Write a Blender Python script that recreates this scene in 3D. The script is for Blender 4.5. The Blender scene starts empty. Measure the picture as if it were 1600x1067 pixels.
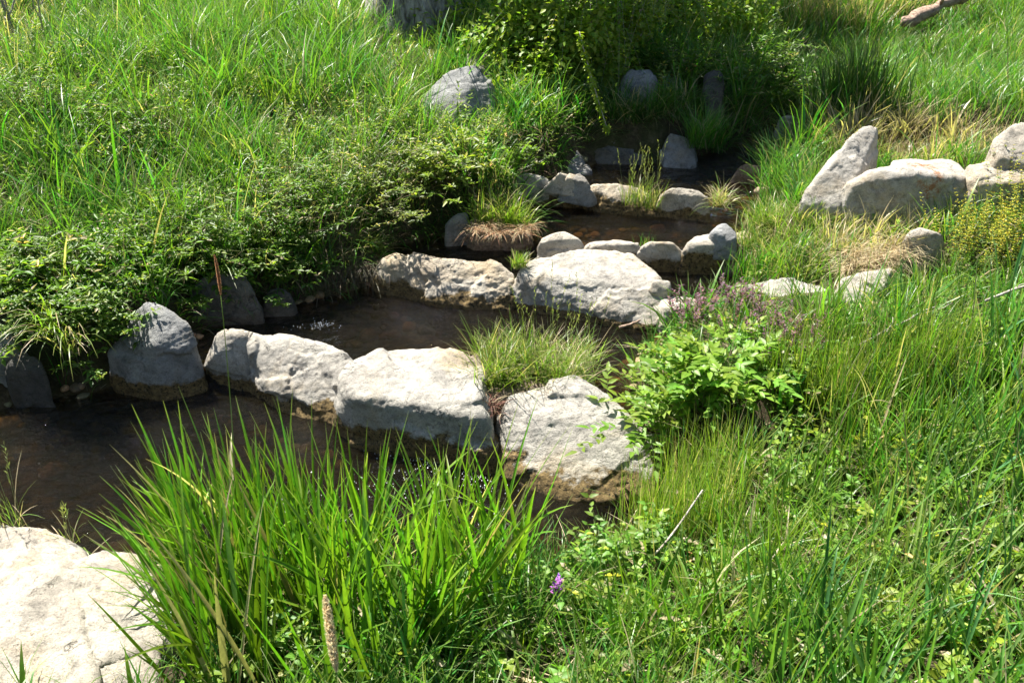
import bpy, bmesh, math
import numpy as np
from mathutils import Vector

# ------------------------------------------------------------------ camera, light, exposure
scene = bpy.context.scene
COL = scene.collection
CAM_Z, PITCH, FPX = 2.7, math.radians(28.0), 1555.0     # photo pixels are 1600 x 1067
cam_d = bpy.data.cameras.new('camera')
cam_d.sensor_width = 36.0
cam_d.lens = FPX / 1600 * 36.0
cam_d.clip_start, cam_d.clip_end = 0.05, 600
cam_d.dof.use_dof = True
cam_d.dof.focus_distance = 4.9
cam_d.dof.aperture_fstop = 9.0
cam = bpy.data.objects.new('camera', cam_d)
COL.objects.link(cam)
cam.location = (0, 0, CAM_Z)
cam.rotation_euler = (math.pi / 2 - PITCH, 0, 0)
scene.camera = cam

SUN_EL = math.radians(60)
SUN_DIR = np.array([-0.66, 0.75, 0.0]); SUN_DIR /= np.linalg.norm(SUN_DIR)
sun_az = math.atan2(SUN_DIR[0], SUN_DIR[1])
world = bpy.data.worlds.new('World'); scene.world = world
world.use_nodes = True
wn = world.node_tree; wn.nodes.clear()
sky = wn.nodes.new('ShaderNodeTexSky'); sky.sky_type = 'NISHITA'; sky.sun_disc = False
sky.sun_elevation = SUN_EL; sky.sun_rotation = sun_az
bg = wn.nodes.new('ShaderNodeBackground'); bg.inputs[1].default_value = 0.05
wo = wn.nodes.new('ShaderNodeOutputWorld')
wn.links.new(sky.outputs[0], bg.inputs[0]); wn.links.new(bg.outputs[0], wo.inputs[0])
sl = bpy.data.lights.new('sun', 'SUN'); sl.energy = 5.0; sl.angle = math.radians(0.5); sl.color = (1.0, 0.955, 0.88)
sun = bpy.data.objects.new('sun', sl); COL.objects.link(sun)
sdir = Vector((SUN_DIR[0] * math.cos(SUN_EL), SUN_DIR[1] * math.cos(SUN_EL), math.sin(SUN_EL)))
sun.rotation_euler = sdir.to_track_quat('Z', 'Y').to_euler()
sun.location = (0, 0, 20)
vs = scene.view_settings
vs.view_transform = 'Standard'; vs.look = 'None'; vs.gamma = 1; vs.exposure = 1.65
cy = scene.cycles
cy.max_bounces = 7; cy.diffuse_bounces = 3; cy.glossy_bounces = 3; cy.transmission_bounces = 5
cy.transparent_max_bounces = 8; cy.caustics_reflective = False; cy.caustics_refractive = False
cy.sample_clamp_indirect = 6

rng = np.random.default_rng(7)
U = lambda a, b, n=None: rng.uniform(a, b, n)

# ------------------------------------------------------------------ photo geometry -> world
def P(px, py, z):
    dx = (np.asarray(px, float) - 800) / FPX; dy = (533.5 - np.asarray(py, float)) / FPX
    Y = math.cos(PITCH) + dy * math.sin(PITCH); Z = -math.sin(PITCH) + dy * math.cos(PITCH)
    t = (np.asarray(z, float) - CAM_Z) / Z
    return np.stack([dx * t, Y * t, np.asarray(z, float) + 0 * t], -1)

def PY(px, py, Yd):
    dx = (px - 800) / FPX; dy = (533.5 - py) / FPX
    Yc = math.cos(PITCH) + dy * math.sin(PITCH); Zc = -math.sin(PITCH) + dy * math.cos(PITCH); t = Yd / Yc
    return np.array([dx * t, Yd, CAM_Z + Zc * t])
def PP(q): return PY(q[0], q[1], q[3]) if len(q) == 4 else P(*q)

def project(p):
    y = p[..., 1]; z = p[..., 2] - CAM_Z
    f = y * math.cos(PITCH) - z * math.sin(PITCH); u = y * math.sin(PITCH) + z * math.cos(PITCH)
    f = np.where(f < 0.05, 0.05, f)
    return 800 + FPX * p[..., 0] / f, 533.5 - FPX * u / f

def sstep(x): x = np.clip(x, 0, 1); return x * x * (3 - 2 * x)

# vectorised value/gradient noise
_perm = np.random.default_rng(3).permutation(512)
_g = np.random.default_rng(4).normal(size=(512, 3)); _g /= np.linalg.norm(_g, axis=1)[:, None]
def noise3(p):
    p = np.asarray(p, float); i = np.floor(p).astype(int); f = p - i; w = f * f * f * (f * (f * 6 - 15) + 10)
    out = 0
    for a in (0, 1):
        for b in (0, 1):
            for c in (0, 1):
                h = _perm[(i[..., 0] + a) & 511]; h = _perm[(h + i[..., 1] + b) & 511]; h = _perm[(h + i[..., 2] + c) & 511]
                g = _g[h]; d = f - np.array([a, b, c])
                v = (g * d).sum(-1)
                out = out + v * (w[..., 0] if a else 1 - w[..., 0]) * (w[..., 1] if b else 1 - w[..., 1]) * (w[..., 2] if c else 1 - w[..., 2])
    return out * 1.6
def fbm(p, oct=4, gain=0.5):
    p = np.asarray(p, float)
    s = 0; a = 1
    for k in range(oct):
        s = s + a * noise3(p * 2 ** k + 17.3 * k); a *= gain
    return s
def n2(x, y, f, s=0.0, oct=3): return fbm(np.stack([x * f + s, y * f - s, np.full_like(x, s)], -1), oct)

# ------------------------------------------------------------------ stream layout
ZA, ZB, ZC, ZD, ZE = 0.0, 0.12, 0.22, 0.32, 0.40
OUT = [(-1500, 800, 0), (-300, 690, 0), (0, 645, 0), (110, 618, 0), (190, 606, 0), (296, 575, .05), (322, 512, .12), (450, 480, .12),
       (560, 452, .12), (598, 436, .15), (592, 392, .22), (690, 368, .22), (722, 376, .22), (800, 382, .22), (834, 368, .3),
       (826, 332, .32), (806, 318, .32), (798, 292, .36), (880, 276, .4), (930, 256, .4), (1040, 256, .4), (1110, 240, .4),
       (1180, 215, .42), (1228, 170, .44), (1262, 172, .44), (1218, 240, .42), (1190, 290, .4), (1176, 335, .33), (1150, 380, .3),
       (1170, 430, .22), (1150, 455, .2), (1062, 505, .12), (975, 590, .12), (1010, 660, .08), (1050, 790, 0), (960, 838, 0),
       (850, 884, 0), (700, 905, 0), (500, 905, 0), (260, 890, 0), (120, 905, 0), (0, 965, 0), (-900, 1500, 0), (-1500, 1300, 0)]
POLY = np.array([P(*q)[:2] for q in OUT])

def poly_sd(x, y):
    """signed distance to the stream outline, positive on land"""
    x = np.asarray(x, float).ravel(); y = np.asarray(y, float).ravel()
    best = np.full(x.shape, 1e9); inside = np.zeros(x.shape, bool); n = len(POLY)
    for k in range(n):
        a = POLY[k]; b = POLY[(k + 1) % n]; e = b - a
        t = np.clip(((x - a[0]) * e[0] + (y - a[1]) * e[1]) / (e @ e), 0, 1)
        best = np.minimum(best, (x - a[0] - t * e[0]) ** 2 + (y - a[1] - t * e[1]) ** 2)
        c = (a[1] > y) != (b[1] > y)
        inside ^= c & (x < (b[0] - a[0]) * (y - a[1]) / (b[1] - a[1] + 1e-12) + a[0])
    d = np.sqrt(best)
    return np.where(inside, -d, d)

def line(pts):
    q = np.array([P(*p)[:2] for p in pts]); q = q[np.argsort(q[:, 0])]
    return lambda x: np.interp(x, q[:, 0], q[:, 1])
ROW1 = line([(-200, 575, .1), (200, 575, .1), (308, 575, .1), (400, 575, .1), (560, 610, .1), (770, 665, .1), (1030, 705, .1), (1300, 690, .1)])
ROW2 = line([(300, 400, .2), (600, 425, .2), (800, 440, .2), (1040, 472, .2), (1300, 474, .2)])
ROW3 = line([(300, 335, .3), (735, 345, .3), (828, 366, .3), (850, 385, .3), (1065, 398, .3), (1300, 400, .3)])
ROW4 = line([(300, 262, .4), (800, 296, .4), (900, 302, .4), (1110, 322, .4), (1200, 312, .4), (1500, 280, .4)])
def wlevel(x, y):
    s = 0
    for r, dz in ((ROW1, ZB - ZA), (ROW2, ZC - ZB), (ROW3, ZD - ZC), (ROW4, ZE - ZD)):
        s = s + dz * sstep((y - r(x)) / 0.14 + 0.5)
    return s

_c = np.array([P(*p)[:2] for p in [(-1500, 850, 0), (-300, 760, 0), (300, 660, 0), (600, 520, .12), (760, 430, .2), (960, 350, .3), (1090, 270, .4), (1240, 172, .44)]])
def leftside(x, y):
    g = np.interp(x, _c[:, 0], _c[:, 1])
    g = np.where(x > _c[-1, 0], 99, g)
    return y > g

HILLS = [(2.9, 7.2, .20, 1.0), (2.25, 5.45, -.07, .4), (1.9, 5.2, .08, .6), (-3.4, 6.0, .15, 1.2), (-1.0, 8.6, .12, .9), (3.4, 4.6, .10, 1.2)]
def height(x, y):
    x = np.asarray(x, float); y = np.asarray(y, float); sh = x.shape; x = x.ravel(); y = y.ravel()
    d = poly_sd(x, y); wl = wlevel(x, y); L = leftside(x, y)
    dl = np.clip(d, 0, None)
    eh = np.where(L, 0.26, 0.12); sl_ = np.where(L, 0.13, 0.12)
    capd = 9 * (1 - np.exp(-dl / 9))
    bank = wl + eh * sstep(dl / np.where(L, 0.22, 0.30)) + sl_ * capd + n2(x, y, 1.1, 5.0) * 0.07 * sstep(dl / 0.5) + n2(x, y, 6, 9.0) * 0.018
    for hx, hy, a, r in HILLS:
        bank += a * np.exp(-((x - hx) ** 2 + (y - hy) ** 2) / r ** 2) * sstep(dl / 0.4)
    near = (1 - sstep((y - 0.4) / 1.8)) * (~L) * 0.75
    bank += near
    bed = wl - 0.02 - np.minimum(np.where(wl > .27, .08, .135), -np.clip(d, None, 0) * 0.7) + n2(x, y, 9, 2.0) * 0.022
    return np.where(d > 0, bank, bed).reshape(sh)

# ------------------------------------------------------------------ materials
def newmat(name):
    m = bpy.data.materials.new(name); m.use_nodes = True; nt = m.node_tree; nt.nodes.clear()
    out = nt.nodes.new('ShaderNodeOutputMaterial')
    return m, nt, out
def N(nt, t, **kw):
    n = nt.nodes.new(t)
    for k, v in kw.items():
        if k.startswith('i_'): n.inputs[k[2:].replace('_', ' ')].default_value = v
        else: setattr(n, k, v)
    return n
def noise_node(nt, vec, scale, detail=6, rough=0.6, dist=0.0):
    n = N(nt, 'ShaderNodeTexNoise'); n.inputs['Scale'].default_value = scale; n.inputs['Detail'].default_value = detail
    n.inputs['Roughness'].default_value = rough; n.inputs['Distortion'].default_value = dist
    nt.links.new(vec, n.inputs['Vector']); return n.outputs['Fac']
def ramp(nt, fac, stops):
    r = N(nt, 'ShaderNodeValToRGB'); e = r.color_ramp.elements
    while len(e) < len(stops): e.new(0.5)
    for k, (p, c) in enumerate(stops):
        e[k].position = p; e[k].color = (c, c, c, 1) if isinstance(c, (int, float)) else (*c, 1)
    nt.links.new(fac, r.inputs[0]); return r.outputs[0]
def mixc(nt, fac, a, b, mode='MIX'):
    m = N(nt, 'ShaderNodeMix', data_type='RGBA', blend_type=mode)
    for s, v in ((m.inputs[0], fac), (m.inputs[6], a), (m.inputs[7], b)):
        if isinstance(v, (int, float)): s.default_value = v
        elif isinstance(v, tuple): s.default_value = (*v, 1)
        else: nt.links.new(v, s)
    return m.outputs[2]
def objpos(nt):
    return N(nt, 'ShaderNodeNewGeometry').outputs['Position']
def bump(nt, h, strength, dist, normal=None):
    b = N(nt, 'ShaderNodeBump'); b.inputs['Strength'].default_value = strength; b.inputs['Distance'].default_value = dist
    nt.links.new(h, b.inputs['Height'])
    if normal: nt.links.new(normal, b.inputs['Normal'])
    return b.outputs[0]

def mat_foliage(name, trans=0.38, rough=0.42, spec=0.45, tcol=(1.15, 1.36, 0.5)):
    m, nt, out = newmat(name)
    at = N(nt, 'ShaderNodeAttribute', attribute_name='tint')
    nf = noise_node(nt, objpos(nt), 60, 3)
    c = mixc(nt, 1.0, at.outputs['Color'], ramp(nt, nf, [(0.25, 0.75), (0.75, 1.2)]), 'MULTIPLY')
    p = N(nt, 'ShaderNodeBsdfPrincipled'); p.inputs['Roughness'].default_value = rough
    p.inputs['Specular IOR Level'].default_value = spec
    nt.links.new(c, p.inputs['Base Color'])
    t = N(nt, 'ShaderNodeBsdfTranslucent')
    nt.links.new(mixc(nt, 1.0, c, tcol, 'MULTIPLY'), t.inputs['Color'])
    mx = N(nt, 'ShaderNodeMixShader'); mx.inputs[0].default_value = trans
    nt.links.new(p.outputs[0], mx.inputs[1]); nt.links.new(t.outputs[0], mx.inputs[2])
    nt.links.new(mx.outputs[0], out.inputs[0])
    return m
M_LEAF = mat_foliage('leaf', 0.48, 0.45, 0.38)
M_GRASS = mat_foliage('grass_blade', 0.46, 0.38, 0.5)
M_DRY = mat_foliage('dry_straw', 0.25, 0.6, 0.3, (1.1, 1.0, 0.8))
M_FLUFF = mat_foliage('seed_fluff', 0.6, 0.8, 0.1, (1.1, 1.05, 0.95))
M_PETAL = mat_foliage('petal', 0.4, 0.6, 0.2, (1.1, 0.9, 1.1))

def mat_bark():
    m, nt, out = newmat('bark')
    pos = objpos(nt); mp = N(nt, 'ShaderNodeMapping'); mp.inputs['Scale'].default_value = (1, 1, 0.22)
    nt.links.new(pos, mp.inputs[0])
    a = noise_node(nt, mp.outputs[0], 26, 6, 0.65, 0.6)
    c = ramp(nt, a, [(0.32, (0.05, 0.04, 0.032)), (0.5, (0.32, 0.29, 0.25)), (0.72, (0.55, 0.51, 0.46))])
    p = N(nt, 'ShaderNodeBsdfPrincipled'); p.inputs['Roughness'].default_value = 0.9
    nt.links.new(c, p.inputs['Base Color']); nt.links.new(bump(nt, a, 1.0, 0.05), p.inputs['Normal'])
    nt.links.new(p.outputs[0], out.inputs[0]); return m
M_BARK = mat_bark()
def mat_wood(name, c1, c2):
    m, nt, out = newmat(name)
    a = noise_node(nt, objpos(nt), 30, 5, 0.7, 0.3)
    p = N(nt, 'ShaderNodeBsdfPrincipled'); p.inputs['Roughness'].default_value = 0.85
    nt.links.new(ramp(nt, a, [(0.35, c1), (0.65, c2)]), p.inputs['Base Color']); nt.links.new(bump(nt, a, 0.7, 0.02), p.inputs['Normal'])
    nt.links.new(p.outputs[0], out.inputs[0]); return m
M_TWIG = mat_wood('dead_twig', (0.22, 0.18, 0.14), (0.5, 0.46, 0.4))
M_LOG = mat_wood('weathered_log', (0.16, 0.10, 0.07), (0.42, 0.30, 0.22))

def mat_rock(name, lo, hi, stain=(0.13, 0.09, 0.038), stain2=(0.27, 0.19, 0.08), spk=0.45):
    m, nt, out = newmat(name)
    pos = objpos(nt)
    big = noise_node(nt, pos, 3.2, 5, 0.6, 0.5); mid = noise_node(nt, pos, 22, 6, 0.72, 0.3); fine = noise_node(nt, pos, 130, 4, 0.8)
    c = mixc(nt, ramp(nt, big, [(0.35, 0.0), (0.65, 1.0)]), lo, hi)
    c = mixc(nt, 0.85, c, ramp(nt, mid, [(0.30, spk), (0.47, 0.93), (0.75, 1.15)]), 'MULTIPLY')
    c = mixc(nt, 0.75, c, ramp(nt, fine, [(0.33, 0.35), (0.46, 0.92), (0.75, 1.15)]), 'MULTIPLY')
    c = mixc(nt, ramp(nt, noise_node(nt, pos, 7, 6, 0.7, 0.8), [(0.50, 0.0), (0.60, 0.75)]), c, mixc(nt, 1.0, c, (0.62, 0.63, 0.64), 'MULTIPLY'))
    c = mixc(nt, ramp(nt, noise_node(nt, pos, 2.3, 5, 0.65, 0.5), [(0.50, 0.0), (0.66, 0.8)]), c, mixc(nt, 1.0, c, (1.0, 0.86, 0.66), 'MULTIPLY'))
    vo = N(nt, 'ShaderNodeTexVoronoi', feature='DISTANCE_TO_EDGE'); vo.inputs['Scale'].default_value = 3.3
    wv = N(nt, 'ShaderNodeTexNoise'); wv.inputs['Scale'].default_value = 5; wv.inputs['Detail'].default_value = 4
    nt.links.new(pos, wv.inputs['Vector'])
    wm = N(nt, 'ShaderNodeVectorMath', operation='SCALE'); wm.inputs['Scale'].default_value = 0.55
    nt.links.new(wv.outputs['Color'], wm.inputs[0])
    wa = N(nt, 'ShaderNodeVectorMath', operation='ADD'); nt.links.new(pos, wa.inputs[0]); nt.links.new(wm.outputs[0], wa.inputs[1])
    nt.links.new(wa.outputs[0], vo.inputs['Vector'])
    crack = ramp(nt, vo.outputs['Distance'], [(0.0, 0.0), (0.012, 1.0)])
    gate = ramp(nt, noise_node(nt, pos, 4.1, 2), [(0.5, 1.0), (0.58, 0.0)])     # cracks only in places
    crk = mixc(nt, gate, crack, (1, 1, 1))
    c = mixc(nt, 0.55, c, crk, 'MULTIPLY')
    # warm mineral / algae staining carried by the vertex masks
    am = N(nt, 'ShaderNodeAttribute', attribute_name='moss'); al = N(nt, 'ShaderNodeAttribute', attribute_name='lichen')
    mo = mixc(nt, ramp(nt, noise_node(nt, pos, 35, 5, 0.7), [(0.4, 0), (0.62, 1)]), stain, stain2)
    mo = mixc(nt, ramp(nt, noise_node(nt, pos, 60, 5, 0.75), [(0.50, 0), (0.60, 1)]), mo, (0.035, 0.028, 0.016))
    mfac = N(nt, 'ShaderNodeMath', operation='MULTIPLY_ADD'); nt.links.new(am.outputs['Fac'], mfac.inputs[0])
    mfac.inputs[1].default_value = 1.7
    msub = N(nt, 'ShaderNodeMath', operation='MULTIPLY_ADD'); nt.links.new(noise_node(nt, pos, 28, 6, 0.75), msub.inputs[0])
    msub.inputs[1].default_value = 1.6; msub.inputs[2].default_value = -1.15
    nt.links.new(msub.outputs[0], mfac.inputs[2])
    mclamp = ramp(nt, mfac.outputs[0], [(0.25, 0), (0.55, 1)])
    c = mixc(nt, mclamp, c, mo)
    lfac = N(nt, 'ShaderNodeMath', operation='MULTIPLY'); nt.links.new(al.outputs['Fac'], lfac.inputs[0]); nt.links.new(ramp(nt, noise_node(nt, pos, 30, 6, 0.8), [(0.44, 0), (0.52, 1)]), lfac.inputs[1])
    c = mixc(nt, ramp(nt, noise_node(nt, pos, 48, 4, 0.75, 0.6), [(0.62, 0.0), (0.68, 0.65)]), c, (0.13, 0.125, 0.11))
    c = mixc(nt, lfac.outputs[0], c, (0.34, 0.15, 0.065))
    h1 = mixc(nt, 0.4, mid, fine); h2 = mixc(nt, 0.5, h1, crk)
    p = N(nt, 'ShaderNodeBsdfPrincipled'); p.inputs['Roughness'].default_value = 0.88; p.inputs['Specular IOR Level'].default_value = 0.25
    nt.links.new(c, p.inputs['Base Color'])
    nrm = bump(nt, mid, 0.6, 0.014); nrm = bump(nt, fine, 1.0, 0.011, nrm); nrm = bump(nt, crk, 0.6, 0.012, nrm)
    nt.links.new(nrm, p.inputs['Normal']); nt.links.new(p.outputs[0], out.inputs[0])
    return m
M_ROCK = mat_rock('pale_rock', (0.42, 0.39, 0.34), (0.58, 0.545, 0.47))
M_ROCKW = mat_rock('warm_pale_rock', (0.46, 0.41, 0.335), (0.62, 0.565, 0.465))
M_ROCKG = mat_rock('grey_rock', (0.25, 0.25, 0.24), (0.40, 0.40, 0.385))  # grey stone tone, lowered further to carry the shade of back rocks
M_ROCKD = mat_rock('dark_shade_rock', (0.10, 0.095, 0.085), (0.18, 0.17, 0.15))  # darkened copy of the rock colour, with shade put into it

def mat_ground():
    m, nt, out = newmat('soil')
    pos = objpos(nt)
    a = noise_node(nt, pos, 14, 6, 0.7, 0.4); b = noise_node(nt, pos, 90, 5, 0.75); g = noise_node(nt, pos, 2.0, 4)
    c = ramp(nt, a, [(0.3, (0.035, 0.025, 0.015)), (0.52, (0.09, 0.068, 0.04)), (0.7, (0.19, 0.15, 0.095))])
    c = mixc(nt, ramp(nt, g, [(0.45, 0), (0.6, 0.55)]), c, (0.05, 0.075, 0.018))
    # stream bed gets gravelly ochre
    bed = N(nt, 'ShaderNodeAttribute', attribute_name='bed')
    vo = N(nt, 'ShaderNodeTexVoronoi'); vo.inputs['Scale'].default_value = 17; vo.inputs['Randomness'].default_value = 1
    nt.links.new(pos, vo.inputs['Vector'])
    sep = N(nt, 'ShaderNodeSeparateColor'); nt.links.new(vo.outputs['Color'], sep.inputs[0])
    bc = ramp(nt, sep.outputs[0], [(0.0, (0.10, 0.068, 0.025)), (0.6, (0.24, 0.155, 0.055)), (1.0, (0.46, 0.30, 0.11))])
    bc = mixc(nt, 1.0, bc, ramp(nt, vo.outputs['Distance'], [(0.0, 1.1), (0.75, 0.45)]), 'MULTIPLY')
    bc = mixc(nt, ramp(nt, g, [(0.35, 0.0), (0.6, 0.6)]), bc, (0.12, 0.09, 0.035))
    c = mixc(nt, bed.outputs['Fac'], c, bc)
    p = N(nt, 'ShaderNodeBsdfPrincipled'); p.inputs['Roughness'].default_value = 0.95; p.inputs['Specular IOR Level'].default_value = 0.15
    nt.links.new(c, p.inputs['Base Color'])
    nt.links.new(bump(nt, b, 0.8, 0.02, bump(nt, a, 0.9, 0.05)), p.inputs['Normal']); nt.links.new(p.outputs[0], out.inputs[0])
    return m
def mat_water():
    m, nt, out = newmat('stream_water')
    pos = objpos(nt)
    mp = N(nt, 'ShaderNodeMapping'); mp.inputs['Rotation'].default_value = (0, 0, math.radians(-40)); mp.inputs['Scale'].default_value = (1.0, 2.2, 1)
    nt.links.new(pos, mp.inputs[0])
    rif = N(nt, 'ShaderNodeAttribute', attribute_name='riffle')
    w1 = noise_node(nt, mp.outputs[0], 5, 3, 0.55, 0.8); w2 = noise_node(nt, mp.outputs[0], 24, 5, 0.65, 1.2); w3 = noise_node(nt, pos, 48, 3, 0.6, 1.5)
    n = bump(nt, w1, 0.8, 0.06); n = bump(nt, w2, 1.0, 0.018, n)
    b3 = N(nt, 'ShaderNodeBump'); b3.inputs['Distance'].default_value = 0.045
    nt.links.new(rif.outputs['Fac'], b3.inputs['Strength']); nt.links.new(w3, b3.inputs['Height']); nt.links.new(n, b3.inputs['Normal'])
    n = b3.outputs[0]
    gl = N(nt, 'ShaderNodeBsdfGlossy'); gl.inputs['Roughness'].default_value = 0.035; gl.inputs['Color'].default_value = (1, 1, 1, 1)
    nt.links.new(n, gl.inputs['Normal'])
    tr = N(nt, 'ShaderNodeBsdfTransparent'); dp = N(nt, 'ShaderNodeAttribute', attribute_name='depth')
    nt.links.new(ramp(nt, dp.outputs['Fac'], [(0.0, (0.92, 0.84, 0.66)), (0.35, (0.52, 0.40, 0.20)), (0.95, (0.24, 0.185, 0.08))]), tr.inputs['Color'])
    df = N(nt, 'ShaderNodeBsdfDiffuse'); df.inputs['Color'].default_value = (0.026, 0.02, 0.006, 1)
    m1 = N(nt, 'ShaderNodeMixShader'); m1.inputs[0].default_value = 0.10
    nt.links.new(tr.outputs[0], m1.inputs[1]); nt.links.new(df.outputs[0], m1.inputs[2])
    fr = N(nt, 'ShaderNodeFresnel'); fr.inputs['IOR'].default_value = 1.42; nt.links.new(n, fr.inputs['Normal'])
    m2 = N(nt, 'ShaderNodeMixShader'); nt.links.new(fr.outputs[0], m2.inputs[0]); nt.links.new(m1.outputs[0], m2.inputs[1]); nt.links.new(gl.outputs[0], m2.inputs[2])
    nt.links.new(m2.outputs[0], out.inputs[0])
    return m

# ------------------------------------------------------------------ mesh helpers
class Acc:
    """collects vertices, quads, tris and a colour per vertex; builds ONE mesh"""
    def __init__(s): s.v = []; s.q = []; s.t = []; s.c = []; s.n = 0
    def add(s, v, q=None, t=None, c=(0.1, 0.2, 0.02)):
        v = np.asarray(v, float).reshape(-1, 3)
        if len(v) == 0: return s
        c = np.asarray(c, float)
        c = np.broadcast_to(c, (len(v), 3)) if c.ndim == 1 else c.reshape(-1, 3)
        s.v.append(v); s.c.append(c)
        if q is not None and len(q): s.q.append(np.asarray(q).reshape(-1, 4) + s.n)
        if t is not None and len(t): s.t.append(np.asarray(t).reshape(-1, 3) + s.n)
        s.n += len(v); return s
    def mesh(s, name, mat, attrs=None, smooth=True, origin=None):
        V = np.concatenate(s.v); Cc = np.clip(np.concatenate(s.c), 0, 1)
        if origin is not None: V = V - np.asarray(origin)
        Q = np.concatenate(s.q) if s.q else np.zeros((0, 4), int); T = np.concatenate(s.t) if s.t else np.zeros((0, 3), int)
        me = bpy.data.meshes.new(name)
        me.vertices.add(len(V)); me.vertices.foreach_set('co', V.astype(np.float32).ravel())
        nl = Q.size + T.size; me.loops.add(nl)
        me.loops.foreach_set('vertex_index', np.concatenate([Q.ravel(), T.ravel()]).astype(np.int32))
        me.polygons.add(len(Q) + len(T))
        st = np.concatenate([np.arange(len(Q)) * 4, Q.size + np.arange(len(T)) * 3]).astype(np.int32)
        me.polygons.foreach_set('loop_start', st)
        me.polygons.foreach_set('use_smooth', np.full(len(st), smooth))
        me.update(calc_edges=True)
        a = me.attributes.new('tint', 'FLOAT_COLOR', 'POINT')
        a.data.foreach_set('color', np.concatenate([Cc, np.ones((len(Cc), 1))], 1).astype(np.float32).ravel())
        for k, val in (attrs or {}).items():
            at = me.attributes.new(k, 'FLOAT', 'POINT'); at.data.foreach_set('value', np.asarray(val, np.float32))
        me.materials.append(mat)
        return me
    def obj(s, name, mat, parent=None, **kw):
        if s.n == 0: return None
        o = bpy.data.objects.new(name, s.mesh(name, mat, **kw)); COL.objects.link(o)
        if kw.get('origin') is not None and parent is None: o.location = kw['origin']
        if parent: o.parent = parent
        return o
def tag(o, label=None, cat=None, group=None, kind=None):
    for k, v in (('label', label), ('category', cat), ('group', group), ('kind', kind)):
        if v: o[k] = v
    return o
def empty(name, loc):
    o = bpy.data.objects.new(name, None); COL.objects.link(o); o.location = tuple(map(float, loc)); o.empty_display_size = 0.1
    return o

def norm(v): return v / (np.linalg.norm(v, axis=-1, keepdims=True) + 1e-9)
def jitter(c, n, a=0.18, hue=0.12):
    c = np.broadcast_to(np.asarray(c, float), (n, 3)).copy()
    c *= (1 + U(-a, a, (n, 1))); c[:, 0] *= 1 + U(-hue, hue, n) * 1.6; c[:, 2] *= 1 + U(-hue, hue, n)
    return np.clip(c, 0, 1)

def blades(acc, base, h, w, az, lean, bend, col, segs=4, fold=False, tipcol=None, face=None):
    """grass blades: curved tapering strips rooted at base"""
    n = len(base)
    if n == 0: return
    h, w, az, lean, bend = [np.broadcast_to(np.asarray(a, float), (n,)) for a in (h, w, az, lean, bend)]
    ts = np.linspace(0, 1, segs + 1); D = np.stack([np.cos(az), np.sin(az), 0 * az], -1)
    fa = az + math.pi / 2 + (U(-0.9, 0.9, n) if face is None else face)
    W = np.stack([np.cos(fa), np.sin(fa), 0 * fa], -1)
    p = np.array(base, float); pts = [p.copy()]
    for k in range(segs):
        tm = (ts[k] + ts[k + 1]) / 2; th = lean + bend * tm ** 1.4
        p = p + (h / segs)[:, None] * (np.sin(th)[:, None] * D + np.cos(th)[:, None] * np.array([0, 0, 1]))
        pts.append(p.copy())
    col = np.broadcast_to(np.asarray(col, float), (n, 3)); rows = []; cols = []
    for k, t in enumerate(ts):
        ww = (w * (0.55 + 0.45 * min(1, t * 4)) * (1 - t ** 2.4) * 0.5 + 0.0003)[:, None]
        L = pts[k] - W * ww; R = pts[k] + W * ww
        if fold:
            th = lean + bend * t ** 1.4
            nrm = np.cross(W, np.sin(th)[:, None] * D + np.cos(th)[:, None] * np.array([0, 0, 1]))
            rows.append(np.stack([L, pts[k] + nrm * ww * 0.55, R], 1)); m = 3
        else:
            rows.append(np.stack([L, R], 1)); m = 2
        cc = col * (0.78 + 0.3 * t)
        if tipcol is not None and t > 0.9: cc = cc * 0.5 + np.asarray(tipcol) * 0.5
        cols.append(np.repeat(cc[:, None], m, 1))
    V = np.stack(rows, 1); Cc = np.stack(cols, 1); m = V.shape[2]; per = (segs + 1) * m
    q = [[k * m + j, k * m + j + 1, (k + 1) * m + j + 1, (k + 1) * m + j] for k in range(segs) for j in range(m - 1)]
    Q = (np.arange(n)[:, None, None] * per + np.array(q)[None]).reshape(-1, 4)
    acc.add(V.reshape(-1, 3), q=Q, c=Cc.reshape(-1, 3))

def leaves(acc, o, d, L, W, col, detail=0, fold=0.25, droop=0.15, roll=None):
    """leaf blades: origin o, direction d"""
    n = len(o)
    if n == 0: return
    d = norm(d); L = np.broadcast_to(np.asarray(L, float), (n,))[:, None]; W = np.broadcast_to(np.asarray(W, float), (n,))[:, None] * 0.5
    up = np.array([0, 0, 1.0]) + U(-0.5, 0.5, (n, 3)) if roll is None else roll
    y = norm(np.cross(up, d)); z = np.cross(d, y)
    if detail == 0:
        V = np.stack([o, o + d * L * .45 + y * W + z * W * fold, o + d * L - z * L * droop, o + d * L * .45 - y * W + z * W * fold], 1)
        T = (np.arange(n)[:, None, None] * 4 + np.array([[0, 2, 1], [0, 3, 2]])[None]).reshape(-1, 3)
        acc.add(V, t=T, c=np.repeat(np.broadcast_to(col, (n, 3))[:, None], 4, 1))
    else:
        V = [o]
        for a, b in ((.28, .95), (.62, .72)):
            dz = -z * L * droop * a * a
            V += [o + d * L * a + y * W * b + z * W * fold * b + dz, o + d * L * a + dz, o + d * L * a - y * W * b + z * W * fold * b + dz]
        V.append(o + d * L - z * L * droop)
        V = np.stack(V, 1)
        T = np.array([[0, 2, 1], [0, 3, 2], [4, 5, 7], [5, 6, 7]]); Q = np.array([[1, 2, 5, 4], [2, 3, 6, 5]])
        T = (np.arange(n)[:, None, None] * 8 + T[None]).reshape(-1, 3); Q = (np.arange(n)[:, None, None] * 8 + Q[None]).reshape(-1, 4)
        cc = np.repeat(np.broadcast_to(col, (n, 3))[:, None], 8, 1).copy(); cc[:, [2, 5]] *= 1.12
        acc.add(V, q=Q, t=T, c=cc)

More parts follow.
